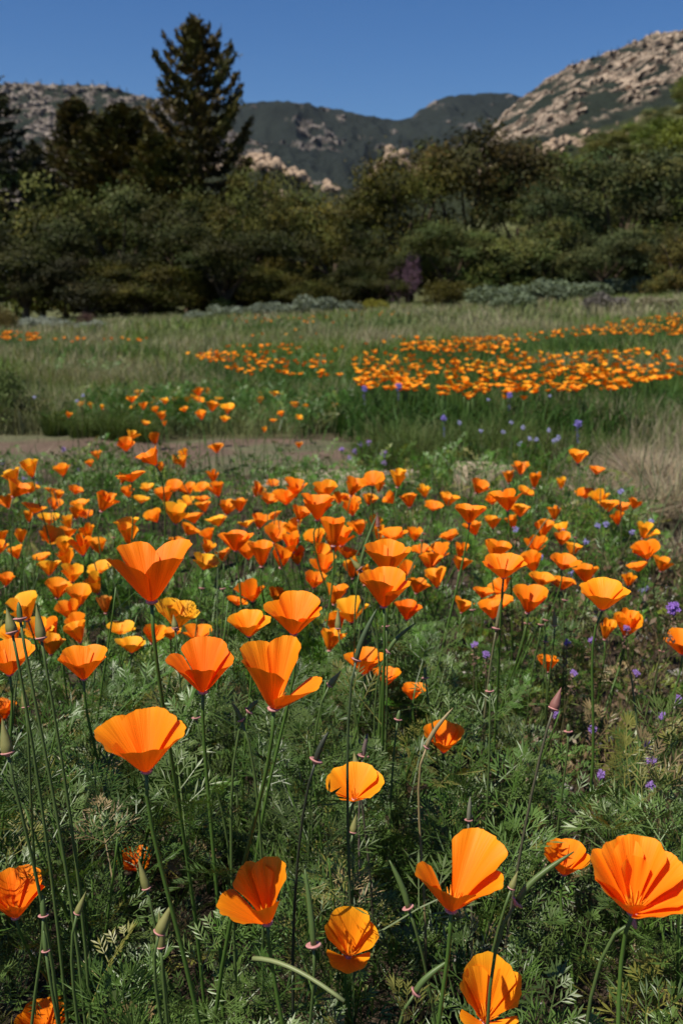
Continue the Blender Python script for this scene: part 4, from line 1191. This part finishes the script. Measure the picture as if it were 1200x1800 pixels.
# ------------------------------------------------------------------ feathery poppy leaves
def leaf_arrays(seed, detail=2):
    """a ternately cut leaf on its stalk: base at the origin, running along +Y, face up, total length 1"""
    g = np.random.default_rng(seed)
    V, Fc, cnt = [], [], [0]
    def lobe(p, d, L, w):
        n = np.array([-d[1], d[0], 0])
        t = p + d * L
        m = p + d * L * .55
        V.extend([p, m + n * w * .5 + [0, 0, .10 * w], t + [0, 0, g.uniform(-.02, .05) * L * 3], m - n * w * .5 + [0, 0, .10 * w]])
        i = cnt[0]
        Fc.extend([(i, i + 3, i + 2), (i, i + 2, i + 1)])
        cnt[0] += 4
    def strip(p, q, w):
        d = q - p; d = d / (np.linalg.norm(d) + 1e-9)
        n = np.array([-d[1], d[0], 0]) * w * .5
        i = cnt[0]
        V.extend([p - n, p + n, q + n * .7, q - n * .7])
        Fc.extend([(i, i + 1, i + 2), (i, i + 2, i + 3)])
        cnt[0] += 4
    def rotd(d, a): return np.array([d[0] * math.cos(a) - d[1] * math.sin(a), d[0] * math.sin(a) + d[1] * math.cos(a), d[2]])
    y0 = .40
    strip(np.zeros(3), np.array([0, y0, 0]), .014)
    strip(np.array([0, y0, 0]), np.array([0, .92, 0]), .012)
    for t, L, ang in [(.40, .36, 58), (.56, .29, 50), (.70, .21, 44), (.82, .13, 38)]:
        for s in (-1, 1):
            p = np.array([0, t + g.uniform(-.02, .02), 0])
            d = rotd(np.array([0, 1.0, g.uniform(.05, .35)]), -s * R(ang + g.uniform(-8, 8)))
            q = p + d * L * .62
            if detail > 1: strip(p, q, .010)
            lobe(q, d, L * .46, .021)
            for f in ((.36, .58, .80) if detail > 1 else (.5,)):
                for s2 in (-1, 1):
                    b = p + d * L * f * .9
                    lobe(b, rotd(d, s2 * R(g.uniform(30, 46))), L * g.uniform(.34, .50), .019 if detail > 1 else .028)
    for a in (-38, -18, 0, 18, 38):
        lobe(np.array([0, .88, 0]), rotd(np.array([0, 1.0, .1]), R(a + g.uniform(-5, 5))), .15, .022)
    V = np.array(V)
    # arch of the whole leaf and a slight droop of the tip, edges lifted
    k = g.uniform(-.55, .10)
    V[:, 2] += .35 * np.abs(V[:, 0]) * g.uniform(.2, 1.2) + k * np.maximum(0, V[:, 1] - .35) ** 2
    return V, np.array(Fc)
LEAFA = [leaf_arrays(700 + i) for i in range(8)]
LEAFS = [leaf_arrays(740 + i, 1) for i in range(5)]
LEAFM = [MB().add(V, Fc).mesh('leaf', M_LEAF, False) for V, Fc in LEAFA]

def leaf_color(g):
    u = g.uniform()
    if u < .035: return np.array([.26, .19, .085]) * g.uniform(.7, 1.1)      # withered
    if u < .10: return np.array([.19, .185, .04]) * g.uniform(.7, 1.1)
    a, b = np.array([.060, .128, .017]), np.array([.102, .146, .040])
    f = g.uniform()
    return (a * (1 - f) + b * f) * g.uniform(.55, 1.25)

PLANTS = []
lg = np.random.default_rng(33)
def in_weeds(x, y):
    px, py, zc = project(np.array([x, y, .08]))
    return px > 860 + 90 * math.sin(py * .012) and 1030 < py < 1480 and zc > .3
# clumps of the near edge of the bed: each its own plant with single leaves
cand = []
for i in range(900):
    x, y = lg.uniform(-.75, .80), lg.uniform(.70, 1.75)
    if abs(x) > .42 * y + .10: continue
    if in_weeds(x, y): continue
    if all((x - a) ** 2 + (y - b) ** 2 > .135 ** 2 for a, b in cand): cand.append((x, y))
for x, y in cand:
    z = float(terrain(x, y)) - .012
    nb = min(SHORT, key=lambda q: (q[0] - x) ** 2 + (q[1] - y) ** 2)[2]
    o = thing('poppy_plant', (x, y, z), 'feathery grey-green poppy leaves at the foot of the ' + nb, 'plant', 'leaf clumps at the foot of the ' + nb)
    tall = lg.uniform(.75, 1.2) * (.75 if y < .95 else 1) * (2.1 if (.90 < y < 1.5 and x < -.05) else 1.55 if y > .95 else 1.1)
    tones = leaf_color(lg) if lg.uniform() > .12 else np.array([.085, .095, .045])
    org = np.array([x, y, z])
    for s_ in range(6 if tall > 1.3 else 4):
        a, ln = lg.uniform(0, 6.28), lg.uniform(.09, .19) * tall
        r_ = lg.uniform(.03, .09)
        top = np.array([math.cos(a) * r_, math.sin(a) * r_, ln])
        C = bez((0, 0, 0), (0, 0, ln * .4), top * .8, top, 9)
        link('stem', stem_mesh(C, .0024, .0012, sides=5), o)
        for q in range(6):
            p = C[min(8, 3 + q)]
            az, el, sc_ = lg.uniform(0, 6.28), lg.uniform(R(12), R(75)), lg.uniform(.085, .15)
            if not leaf_ok(org, p, el, az, sc_): continue
            link('leaf', LEAFM[int(lg.integers(0, 8))], o, tuple(p), (el, lg.normal() * .35, az), sc_, leaf_color(lg))
    for q in range(9):
        az, el, sc_ = lg.uniform(0, 6.28), lg.uniform(R(28), R(85)), lg.uniform(.12, .20)
        p = (lg.normal() * .012, lg.normal() * .012, 0)
        if not leaf_ok(org, p, el, az, sc_): continue
        link('leaf', LEAFM[int(lg.integers(0, 8))], o, p, (el, lg.normal() * .3, az), sc_, leaf_color(lg))

for root, P in SPRIGS:
    for q in range(int(lg.integers(3, 7))):
        u = lg.uniform(.12, .62)
        k = int(u * (len(P) - 1))
        az, el, sc_ = lg.uniform(0, 6.28), lg.uniform(R(25), R(75)), lg.uniform(.07, .125)
        if not leaf_ok(np.array(root.location), P[k], el, az, sc_): continue
        link('leaf', LEAFM[int(lg.integers(0, 8))], root, tuple(P[k]), (el, lg.normal() * .3, az), sc_, leaf_color(lg))
def place_leaves(mb, base, az, el, roll, sc, col, srcs, g):
    idx = g.integers(0, len(srcs), len(base))
    ce, se = np.cos(el), np.sin(el)
    for k in range(len(srcs)):
        s = np.where(idx == k)[0]
        if len(s) == 0: continue
        V, Fc = srcs[k]
        x, y, z = V[:, 0][None], V[:, 1][None], V[:, 2][None]
        cr, sr = np.cos(roll[s])[:, None], np.sin(roll[s])[:, None]
        x, z = x * cr + z * sr, -x * sr + z * cr
        y, z = y * ce[s][:, None] - z * se[s][:, None], y * se[s][:, None] + z * ce[s][:, None]
        ca, sa = np.cos(az[s])[:, None], np.sin(az[s])[:, None]
        x, y = x * ca - y * sa, x * sa + y * ca
        W = np.stack([x, y, z], -1) * sc[s][:, None, None] + base[s][:, None, :]
        nv = len(V)
        f = (Fc[None] + (np.arange(len(s)) * nv)[:, None, None]).reshape(-1, 3)
        mb.add(W.reshape(-1, 3), f, np.repeat(col[s], nv, 0))
def leaf_field():
    g = np.random.default_rng(44)
    mb = MB()
    # in front: a second layer between the plants; behind: the whole canopy
    for y0, y1, dens, srcs, hmax, smin, smax in [(.62, 1.75, 400, LEAFA, .08, .09, .16), (1.7, 2.7, 1000, LEAFA, .13, .10, .17), (2.7, 4.25, 700, LEAFS, .17, .10, .18)]:
        n = int(dens * .46 * (y1 ** 2 - y0 ** 2) * 1.15)
        y = np.sqrt(g.uniform(y0 ** 2, y1 ** 2, n))
        x = g.uniform(-.46, .46, n) * y * 1.0 + g.normal(size=n) * .05
        keep = np.array([not (in_weeds(a, b) and g.uniform() < .8) for a, b in zip(x, y)])
        lim = 4.15 + .15 * np.sin(x * 5) - .35 * sstep(.5, 1.3, x)
        keep &= y < lim
        keep &= ~((x > .27 * y + .1) & (y > 2.5))
        gapn = fbm(x * 5, y * 5, 0, 2, 17)
        keep &= gapn + .15 * g.uniform(-1, 1, n) > .37
        x, y = x[keep], y[keep]
        m = len(x)
        z = terrain(x, y) + g.uniform(0, 1, m) ** .9 * hmax * (.7 + .6 * fbm(x * 3, y * 3, 0, 2, 18))
        col = np.array([leaf_color(g) for _ in range(m)])
        if y0 > 1.6: col = col * np.array([.98, 1.28, .66])
        B_, az, el, sc_ = np.stack([x, y, z], 1), g.uniform(0, 6.28, m), g.uniform(R(15), R(80), m), g.uniform(smin, smax, m)
        dv = np.stack([-np.sin(az) * np.cos(el), np.cos(az) * np.cos(el), np.sin(el)], 1) * sc_[:, None]
        ok = ~(covers(B_ + dv) | covers(B_ + dv * .6) | covers(B_ + dv * .35))
        place_leaves(mb, B_[ok], az[ok], el[ok], g.normal(size=ok.sum()) * .35, sc_[ok], col[ok], srcs, g)
    # thin upright flower stalks lost in the crowd
    n = 420
    y = np.sqrt(g.uniform(1.2 ** 2, 3.9 ** 2, n)); x = g.uniform(-.42, .36, n) * y
    for a, b in zip(x, y):
        if in_weeds(a, b): continue
        h = g.uniform(.18, .36)
        q = np.array([a, b, float(terrain(a, b))])
        l = g.normal(size=2) * .05
        mb.add(*tube(bez(q, q + [0, 0, h * .5], q + [l[0] * .6, l[1] * .6, h * .8], q + [l[0], l[1], h], 6), np.linspace(.0019, .0013, 6), 4, False), np.array([.095, .135, .05]) * g.uniform(.8, 1.2))
    tag(mb.build('poppy_foliage', M_LEAF, None, False), 'dense feathery green poppy foliage filling the near bed', 'foliage', None, 'stuff')
leaf_field()
def bed2_foliage():
    g = np.random.default_rng(45)
    mb = MB()
    base = np.array([[p.x, p.y, 0] for p in BED2])
    m = 2400
    b = base[g.integers(0, len(base), m)] + g.normal(size=(m, 3)) * np.array([.13, .16, 0])
    ok = b[:, 1] > path_y(b[:, 0]) + .5
    b = b[ok]; m = len(b)
    b[:, 2] = terrain(b[:, 0], b[:, 1]) + g.uniform(0, .12, m)
    col = np.array([leaf_color(g) for _ in range(m)]) * np.array([.85, 1.15, .8])
    place_leaves(mb, b, g.uniform(0, 6.28, m), g.uniform(R(25), R(85), m), g.normal(size=m) * .3, g.uniform(.13, .21, m), col, LEAFS, g)
    tag(mb.build('poppy_foliage', M_LEAF, None, False), 'dark feathery foliage of the poppy bed across the path', 'foliage', None, 'stuff')
bed2_foliage()

# ------------------------------------------------------------------ weedy patch by the gravel
def weeds():
    g = np.random.default_rng(46)
    mb = MB()
    for i in range(620):
        for _ in range(40):
            x, y = g.uniform(.05, 1.3), g.uniform(.9, 2.9)
            if in_weeds(x, y): break
        h = g.uniform(.06, .26)
        q = np.array([x, y, float(terrain(x, y))])
        l = g.normal(size=2) * .06
        C = bez(q, q + [0, 0, h * .5], q + [l[0] * .5, l[1] * .5, h * .8], q + [l[0], l[1], h], 6)
        dry = g.uniform() < .35
        c = np.array([.17, .12, .06]) if dry else np.array([.10, .115, .03])
        mb.add(*tube(C, np.linspace(.0013, .0007, 6), 3, False), c * g.uniform(.7, 1.2))
        n = 26
        u = g.uniform(.1, 1, n) * 4.99
        k = u.astype(int)
        P = C[k] + (C[k + 1] - C[k]) * (u - k)[:, None] + g.normal(size=(n, 3)) * .009
        cc = (np.array([.16, .105, .06]) if dry else np.array([.095, .115, .028])) * g.uniform(.6, 1.5, (n, 1))
        mb.add(*flakes(P, g.uniform(.010, .024, n), np.array([0, 0, .6]), cc, .22 if not dry else .5, np.tile([0, 0, .5], (n, 1))))
    tag(mb.build('weed_growth', M_LEAF, None, False), 'thin olive and brown weeds over the gravel', 'weeds', None, 'stuff')
weeds()

# ------------------------------------------------------------------ purple verbena, blue meadow flowers
def spike_flower(name, px, py, depth, label, group, cat, head=.012, stalk=.035, col=(.22, .10, .42), dry=(.16, .10, .07), ground_h=None, florets=16, seed=0, body=True, hpx=None):
    g = np.random.default_rng(seed)
    Hd = at_depth(px, py, depth)
    if Hd[2] < .05: Hd[2] = .05
    bx, by = Hd[0] + g.normal() * .03, Hd[1] + g.uniform(0, .05)
    zg = float(terrain(bx, by)) - .01
    o = thing(name, (bx, by, zg), label, cat, group)
    t = Hd - np.array([bx, by, zg])
    C = bez((0, 0, 0), (0, 0, t[2] * .5), t * .9 + [0, 0, -.01], t, 8)
    link('stem', stem_mesh(C, .0016, .0010, sides=5, col=(.085, .075, .035)), o)
    if body:
        n = 46
        P = t + np.stack([g.normal(size=n) * .0038, g.normal(size=n) * .0038, -g.uniform(0, stalk, n)], 1)
        MB().add(*flakes(P, g.uniform(.004, .008, n), np.array([0, 0, .2]), np.array(dry) * g.uniform(.6, 1.5, (n, 1)), .5)).build('seed_spike', M_DRY, o, False)
    mb = MB()
    for i in range(florets):
        dd_ = g.normal(size=3); dd_ *= head * g.uniform(.4, 1) / np.linalg.norm(dd_)
        c = t + dd_ * np.array([.85, .85, .9])
        n = 5
        b = np.arange(n) * 6.283 / n + g.uniform(0, 6)
        d = np.stack([np.cos(b), np.sin(b) * .6, np.sin(b) * .7 + .2], 1)
        s = head * g.uniform(.32, .5)
        mb.add(*flakes(c + d * s * .5, np.full(n, s), np.array([0, -1.4, 1.8]), np.array(col) * g.uniform(.7, 1.4, (n, 1)), .7, d * 4))
    mb.build('flower_head', M_BLOOM, o, False)
    return o
for i, (px, py, d) in enumerate([(833, 1132, 1.75), (854, 1150, 1.7), (996, 1130, 1.75), (1040, 1127, 1.8), (1007, 1183, 1.65), (1117, 1182, 1.6), (1100, 1104, 1.8), (974, 1254, 1.5), (1163, 1258, 1.5), (1191, 1230, 1.5), (1144, 1382, 1.3), (1056, 1363, 1.3), (1145, 1338, 1.35), (1137, 1310, 1.4), (1041, 1283, 1.45)]):
    spike_flower('verbena', px, py, d, 'purple verbena head on a brown seed spike in the weedy patch', 'verbena in the weedy patch', 'verbena', .0072, .042, (.25, .15, .42), seed=i)
o = spike_flower('verbena', 1182, 1068, 1.55, 'tall bushy verbena spike with a violet crown beside an orange poppy', None, 'verbena', .012, .06, (.25, .13, .47), seed=40, florets=26)
for i, (px, py) in enumerate([(5, 812), (112, 790), (137, 824), (44, 842), (134, 850), (68, 848), (600, 790), (615, 805), (622, 793), (632, 781), (648, 778), (672, 800), (674, 814), (676, 796)]):
    spike_flower('violet_flower', px, py, 4.3 if py > 805 else 4.8, 'small violet flower head beside the path', 'violet flowers by the path', 'flower', .014, .02, (.27, .17, .45), seed=60 + i, body=False)
for i, (px, py) in enumerate([(1050, 925), (1064, 922), (1110, 935), (1143, 918), (1090, 865), (1125, 1040), (1135, 1035), (1004, 1008), (990, 935), (950, 980), (905, 930), (1030, 953)]):
    spike_flower('violet_flower', px, py, 2.6, 'tiny pale blue flower at the dry-grass side of the near bed', 'blue flowers beside the dry grass', 'flower', .009, .02, (.24, .22, .46), seed=90 + i, body=False)
for i in range(0, 34, 1):
    if i % 2: continue
    g = np.random.default_rng(200 + i)
    px, py = (g.uniform(830, 985), g.uniform(735, 790)) if i < 20 else (g.uniform(690, 1000), g.uniform(680, 770)) if i < 27 else (g.uniform(60, 190), g.uniform(675, 720))
    P = on_ground(px, py, .28)
    spike_flower('blue_flower', px, py, project(P)[2], 'pale blue flower among the green meadow tufts' if i < 27 else 'violet-blue flower in the shaded grass patch', 'blue flowers among the green tufts' if i < 27 else 'blue flowers in the shaded grass', 'flower', .011, .03, (.28, .28, .48), seed=140 + i, body=False)
for px, py, s in [(1015, 745, .030), (700, 680, .035), (640, 684, .03), (895, 695, .03), (780, 735, .025)]:
    P = on_ground(px, py, .32)
    dd = project(P)[2]
    for k_ in range(1):
        o = spike_flower('lupine', px, py, dd, 'violet-blue lupine spike rising from the meadow grass', 'lupine spikes in the meadow', 'lupine', s * .62, .09, (.17, .14, .42), (.15, .13, .36), seed=int(px), florets=34)

# ------------------------------------------------------------------ buds and seed pods
M_CAP = simple('bud_cap', (.15, .17, .045), .5, 0, 60, .25, .35, (.19, .17, .06))
M_CAPR = simple('bud_cap_red', (.20, .085, .07), .55, 0, 80, .3, .3)
RIMDISC = MB().add(*lathe([(.2, -.55), (.55, -.25), (1.0, -.05), (1.12, .12), (.95, .22), (.6, .12), (.3, .1)], 14)).mesh('collar', M_COLLAR)
def bud_or_pod(kind, px, py, tip, depth, label, stem_to=None, rim=.0052, cap='green', group=None, color=(.072, .112, .03)):
    """kind bud: pointed cap on a collar; pod: long ribbed capsule above a collar. px, py: the collar; tip: the end of cap or pod"""
    A_ = at_depth(px, py, depth)
    T_ = at_depth(tip[0], tip[1], depth)
    if stem_to is None: stem_to = (px + random.uniform(-20, 20), py + 160)
    gx, gy = A_[0] + (stem_to[0] - px) / F * depth, A_[1] + random.uniform(.0, .03)
    zg = float(terrain(gx, gy)) - .012
    name = 'poppy_bud' if kind == 'bud' else 'seed_pod'
    o = thing(name, (gx, gy, zg), label, 'bud' if kind == 'bud' else 'seed pod', group)
    b = np.array([gx, gy, zg])
    a, t = A_ - b, T_ - b
    ax = (t - a) / (np.linalg.norm(t - a) + 1e-9)
    C = bez((0, 0, 0), (random.gauss(0, .03), random.gauss(0, .02), a[2] * .4), a - ax * min(.05, a[2] * .3), a, 10)
    link('stem', stem_mesh(C, .0019, .0013, sides=6, col=color), o)
    e = Vector(ax).to_track_quat('Z', 'Y').to_euler()
    link('collar', RIMDISC, o, tuple(a), e, rim * .82)
    Ln = np.linalg.norm(t - a)
    if kind == 'bud':
        r = max(rim * .82, Ln * .13)
        prof = [(r * .7, -.02 * Ln), (r, .10 * Ln), (r * .95, .26 * Ln), (r * .68, .5 * Ln), (r * .36, .74 * Ln), (r * .14, .92 * Ln), (r * .03, Ln)]
        V, Fq = lathe(prof, 10)
        cp = MB().add(V, Fq).build('cap', M_CAP if cap == 'green' else M_CAPR, o)
        cp.location = tuple(a); cp.rotation_euler = e
    else:
        side = np.cross(ax, [0, 1, 0]) * Ln * .10
        # the pod leaves the collar upright and bends to its tip
        up = np.array([0, 0, 1.0]) * Ln
        Cp = bez(a, a + up * .35 * .6 + (t - a) * .12, a + (t - a) * .62 + up * .08, t, 10)
        rr = np.array([.9, 1, 1.05, 1.05, 1.0, .95, .85, .7, .45, .18]) * min(.0026, rim * .5)
        V, Fc = tube(Cp, rr, 7)
        MB().add(V, Fc, np.array(color) * 1.05).build('pod', M_STEM, o)
    return o
GP = 'buds and pods of the near bed'
bud_or_pod('bud', 280, 1640, (306, 1582), .84, 'plump yellow-green bud with a bright pink collar', (272, 1760), .0062)
bud_or_pod('bud', 283, 1665, (280, 1600), .87, 'small green bud behind the plump yellow-green one', (287, 1790), .005)
bud_or_pod('bud', 258, 1562, (243, 1508), .92, 'slim green bud in front of the half-buried poppy', (266, 1700), .005)
bud_or_pod('bud', 136, 1606, (152, 1566), .90, 'short green bud low in the leaves beside a pink collar', (133, 1690), .004)
bud_or_pod('pod', 77, 1610, (75, 1572), .90, 'short pod on a pale pink collar below the deep orange cup', (80, 1690), .0055)
bud_or_pod('pod', 81, 1672, (77, 1636), .88, 'short green pod with a thin rose collar above the lowest bloom', (88, 1740), .0045)
bud_or_pod('pod', 551, 1662, (536, 1528), .83, 'long upright green pod on a rosy collar between two blooms', (572, 1830), .0075)
bud_or_pod('pod', 717, 1596, (684, 1512), .88, 'green pod leaning back over a pink collar beside the sail-petalled bloom', (790, 1690), .0062)
bud_or_pod('pod', 730, 1745, (792, 1686), .82, 'hooked green pod on a crimson collar beside the golden-orange bloom', (722, 1830), .0062)
bud_or_pod('pod', 908, 1587, (1008, 1497), .82, 'long arching green pod in front of the small tucked poppy', (885, 1680), .0066)
bud_or_pod('bud', 898, 1562, (910, 1530), .95, 'short green bud with crimson collar behind the arching pod', (880, 1650), .0045)
bud_or_pod('pod', 1112, 1620, (1195, 1605), .80, 'stout green pod hidden under the many-petalled bloom', (1070, 1750), .007)
bud_or_pod('pod', 626, 1160, (662, 1070), .95, 'dark-collared pod arching up to the cupped twin blooms', (632, 1370), .0056, color=(.05, .075, .03))
bud_or_pod('bud', 628, 1360, (622, 1322), 1.14, 'dark green bud on a purplish bare stem', (655, 1560), .0078, color=(.07, .06, .04))
bud_or_pod('pod', 555, 1337, (577, 1286), .90, 'nearly black curved pod with a maroon collar', (530, 1500), .0072, color=(.025, .03, .018))
bud_or_pod('pod', 638, 1329, (646, 1289), 1.18, 'short mauve pod on a broad pink collar', (645, 1500), .008, color=(.11, .08, .07))
bud_or_pod('bud', 579, 1205, (600, 1178), 1.2, 'tilted green bud with magenta collar above the leaves', (535, 1290), .0055)
bud_or_pod('bud', 972, 1246, (986, 1208), 1.05, 'pointed red-brown bud on a long leaning purple stem', (895, 1470), .0068, 'red', color=(.08, .075, .045))
bud_or_pod('bud', 73, 1122, (64, 1062), .92, 'slender green bud with pale collar above the shaded stems', (98, 1290), .0062)
bud_or_pod('pod', 36, 1088, (33, 1058), .92, 'short pod on a white collar at the shallow poppy bowl', (95, 1290), .0072)
bud_or_pod('bud', 22, 1112, (12, 1068), .95, 'stout green bud rising against the shallow poppy bowl', (70, 1290), .0068)
bud_or_pod('bud', 14, 1324, (4, 1262), .86, 'swollen green bud with pink collar under the narrow poppy', (20, 1450), .0068)
bud_or_pod('bud', 46, 1243, (40, 1202), 1.05, 'upright green bud with rosy collar beside crossing stems', (55, 1340), .005)
bud_or_pod('pod', 424, 1266, (408, 1236), .95, 'small hooked pod with a ragged pale collar', (425, 1400), .0045)
bud_or_pod('pod', 437, 1250, (456, 1230), .95, 'ragged white-collared pod touching the flopped-petal bloom', (400, 1400), .0055)
bud_or_pod('pod', 749, 1314, (796, 1244), 1.1, 'straw-coloured curved pod crossing the lone poppy', (735, 1420), .0048, color=(.22, .17, .08))
bud_or_pod('pod', 699, 1265, (702, 1248), 1.25, 'tiny pod on a hot pink collar in the green foliage', (690, 1340), .006)
bud_or_pod('pod', 747, 1192, (746, 1172), 1.35, 'tiny pod with a pale pink collar below the slanting three', (745, 1290), .006)
bud_or_pod('pod', 682, 1146, (730, 1095), 1.3, 'long green pod curving away from a pale collar', (675, 1240), .006)
bud_or_pod('pod', 678, 1101, (674, 1062), 1.4, 'thin pod on a ringed pale collar under the twins', (670, 1240), .0065)
bud_or_pod('pod', 632, 1003, (662, 905), 1.5, 'tall green pod arching over the middle cluster', (636, 1150), .006)
bud_or_pod('bud', 632, 760 + 240, (615, 980), 1.45, 'small dark bud beside the tall arching bud', (625, 1100), .006)
bud_or_pod('bud', 664, 925, (662, 900), 2.2, 'faded pink bud above the middle cluster', (664, 1010), .006, 'red')
bud_or_pod('pod', 872, 1105, (885, 1040), 1.45, 'slender pod on a brownish collar among ruffled poppies', (870, 1190), .008, color=(.13, .12, .06))
bud_or_pod('pod', 823, 1442, (826, 1400), 1.15, 'slim grey pod with a pale ring by the weeds', (820, 1520), .0055, color=(.12, .12, .08))
bud_or_pod('bud', 620, 1463, (626, 1430), 1.05, 'plump green bud hanging above the dark-folded bloom', (615, 1540), .005)
bud_or_pod('bud', 594, 1105 + 0, (594, 1068), 1.5, 'pale green bud between the broad bloom and its neighbour', (592, 1180), .006)
bud_or_pod('bud', 974, 1100, (973, 1068), 1.7, 'straw-green bud above the weedy patch', (975, 1180), .006)
bud_or_pod('bud', 308, 1104, (305, 1080), 1.4, 'grey-green bud beside the tallest stem', (310, 1220), .006)
for i, (px, py) in enumerate([(950, 1098), (958, 1090), (958, 1128), (925, 1096), (992, 1055), (1010, 945), (345, 1262), (355, 1034), (745, 938), (740, 950), (830, 1072), (1162, 1145), (860, 1215), (998, 1286), (200, 945), (392, 1035)]):
    d = 1.25 if py > 1200 else 1.75 if py > 1000 else 2.3
    bud_or_pod('pod', px, py, (px + random.uniform(-5, 5), py - 14), d, 'spent poppy stalk ending in a small pink collar', (px + random.uniform(-12, 12), py + 90), .0066, group='spent pink-collared stalks')
# two stout stems that rise behind the tallest bloom, and a fallen pale stalk between the lower blooms
P0 = at_depth(445, 1685, .86); P1 = at_depth(605, 1760, .82)
o = thing('fallen_stalk', (P0[0], P0[1], P0[2]), 'pale green bent stalk lying across the lower poppy stems', 'stalk')
q = P1 - P0
link('stem', stem_mesh(bez((0, 0, 0), q * .3 + [0, 0, .012], q * .6 + [0, 0, .010], q, 10), .0022, .0018, sides=6, col=(.17, .20, .08)), o)

# ------------------------------------------------------------------ thin air haze over the whole place
hm, hnt, hout = mat('thin_haze')
pv = N(hnt, 'ShaderNodeVolumePrincipled')
pv.inputs['Color'].default_value = (.62, .76, 1.0, 1)
pv.inputs['Density'].default_value = 1.1e-5
pv.inputs['Anisotropy'].default_value = 0.2
hnt.links.new(pv.outputs[0], hout.inputs['Volume'])
hx = np.array([[x, y, z] for z in (-3, 1450) for x, y in ((-7000, -450), (7000, -450), (7000, 9500), (-7000, 9500))], float)
hf = np.array([(0, 3, 2, 1), (4, 5, 6, 7), (0, 1, 5, 4), (1, 2, 6, 5), (2, 3, 7, 6), (3, 0, 4, 7)])
tag(MB().add(hx, hf).build('haze', hm, None, False), 'thin blue air over the meadow and mountains', 'haze', None, 'stuff')
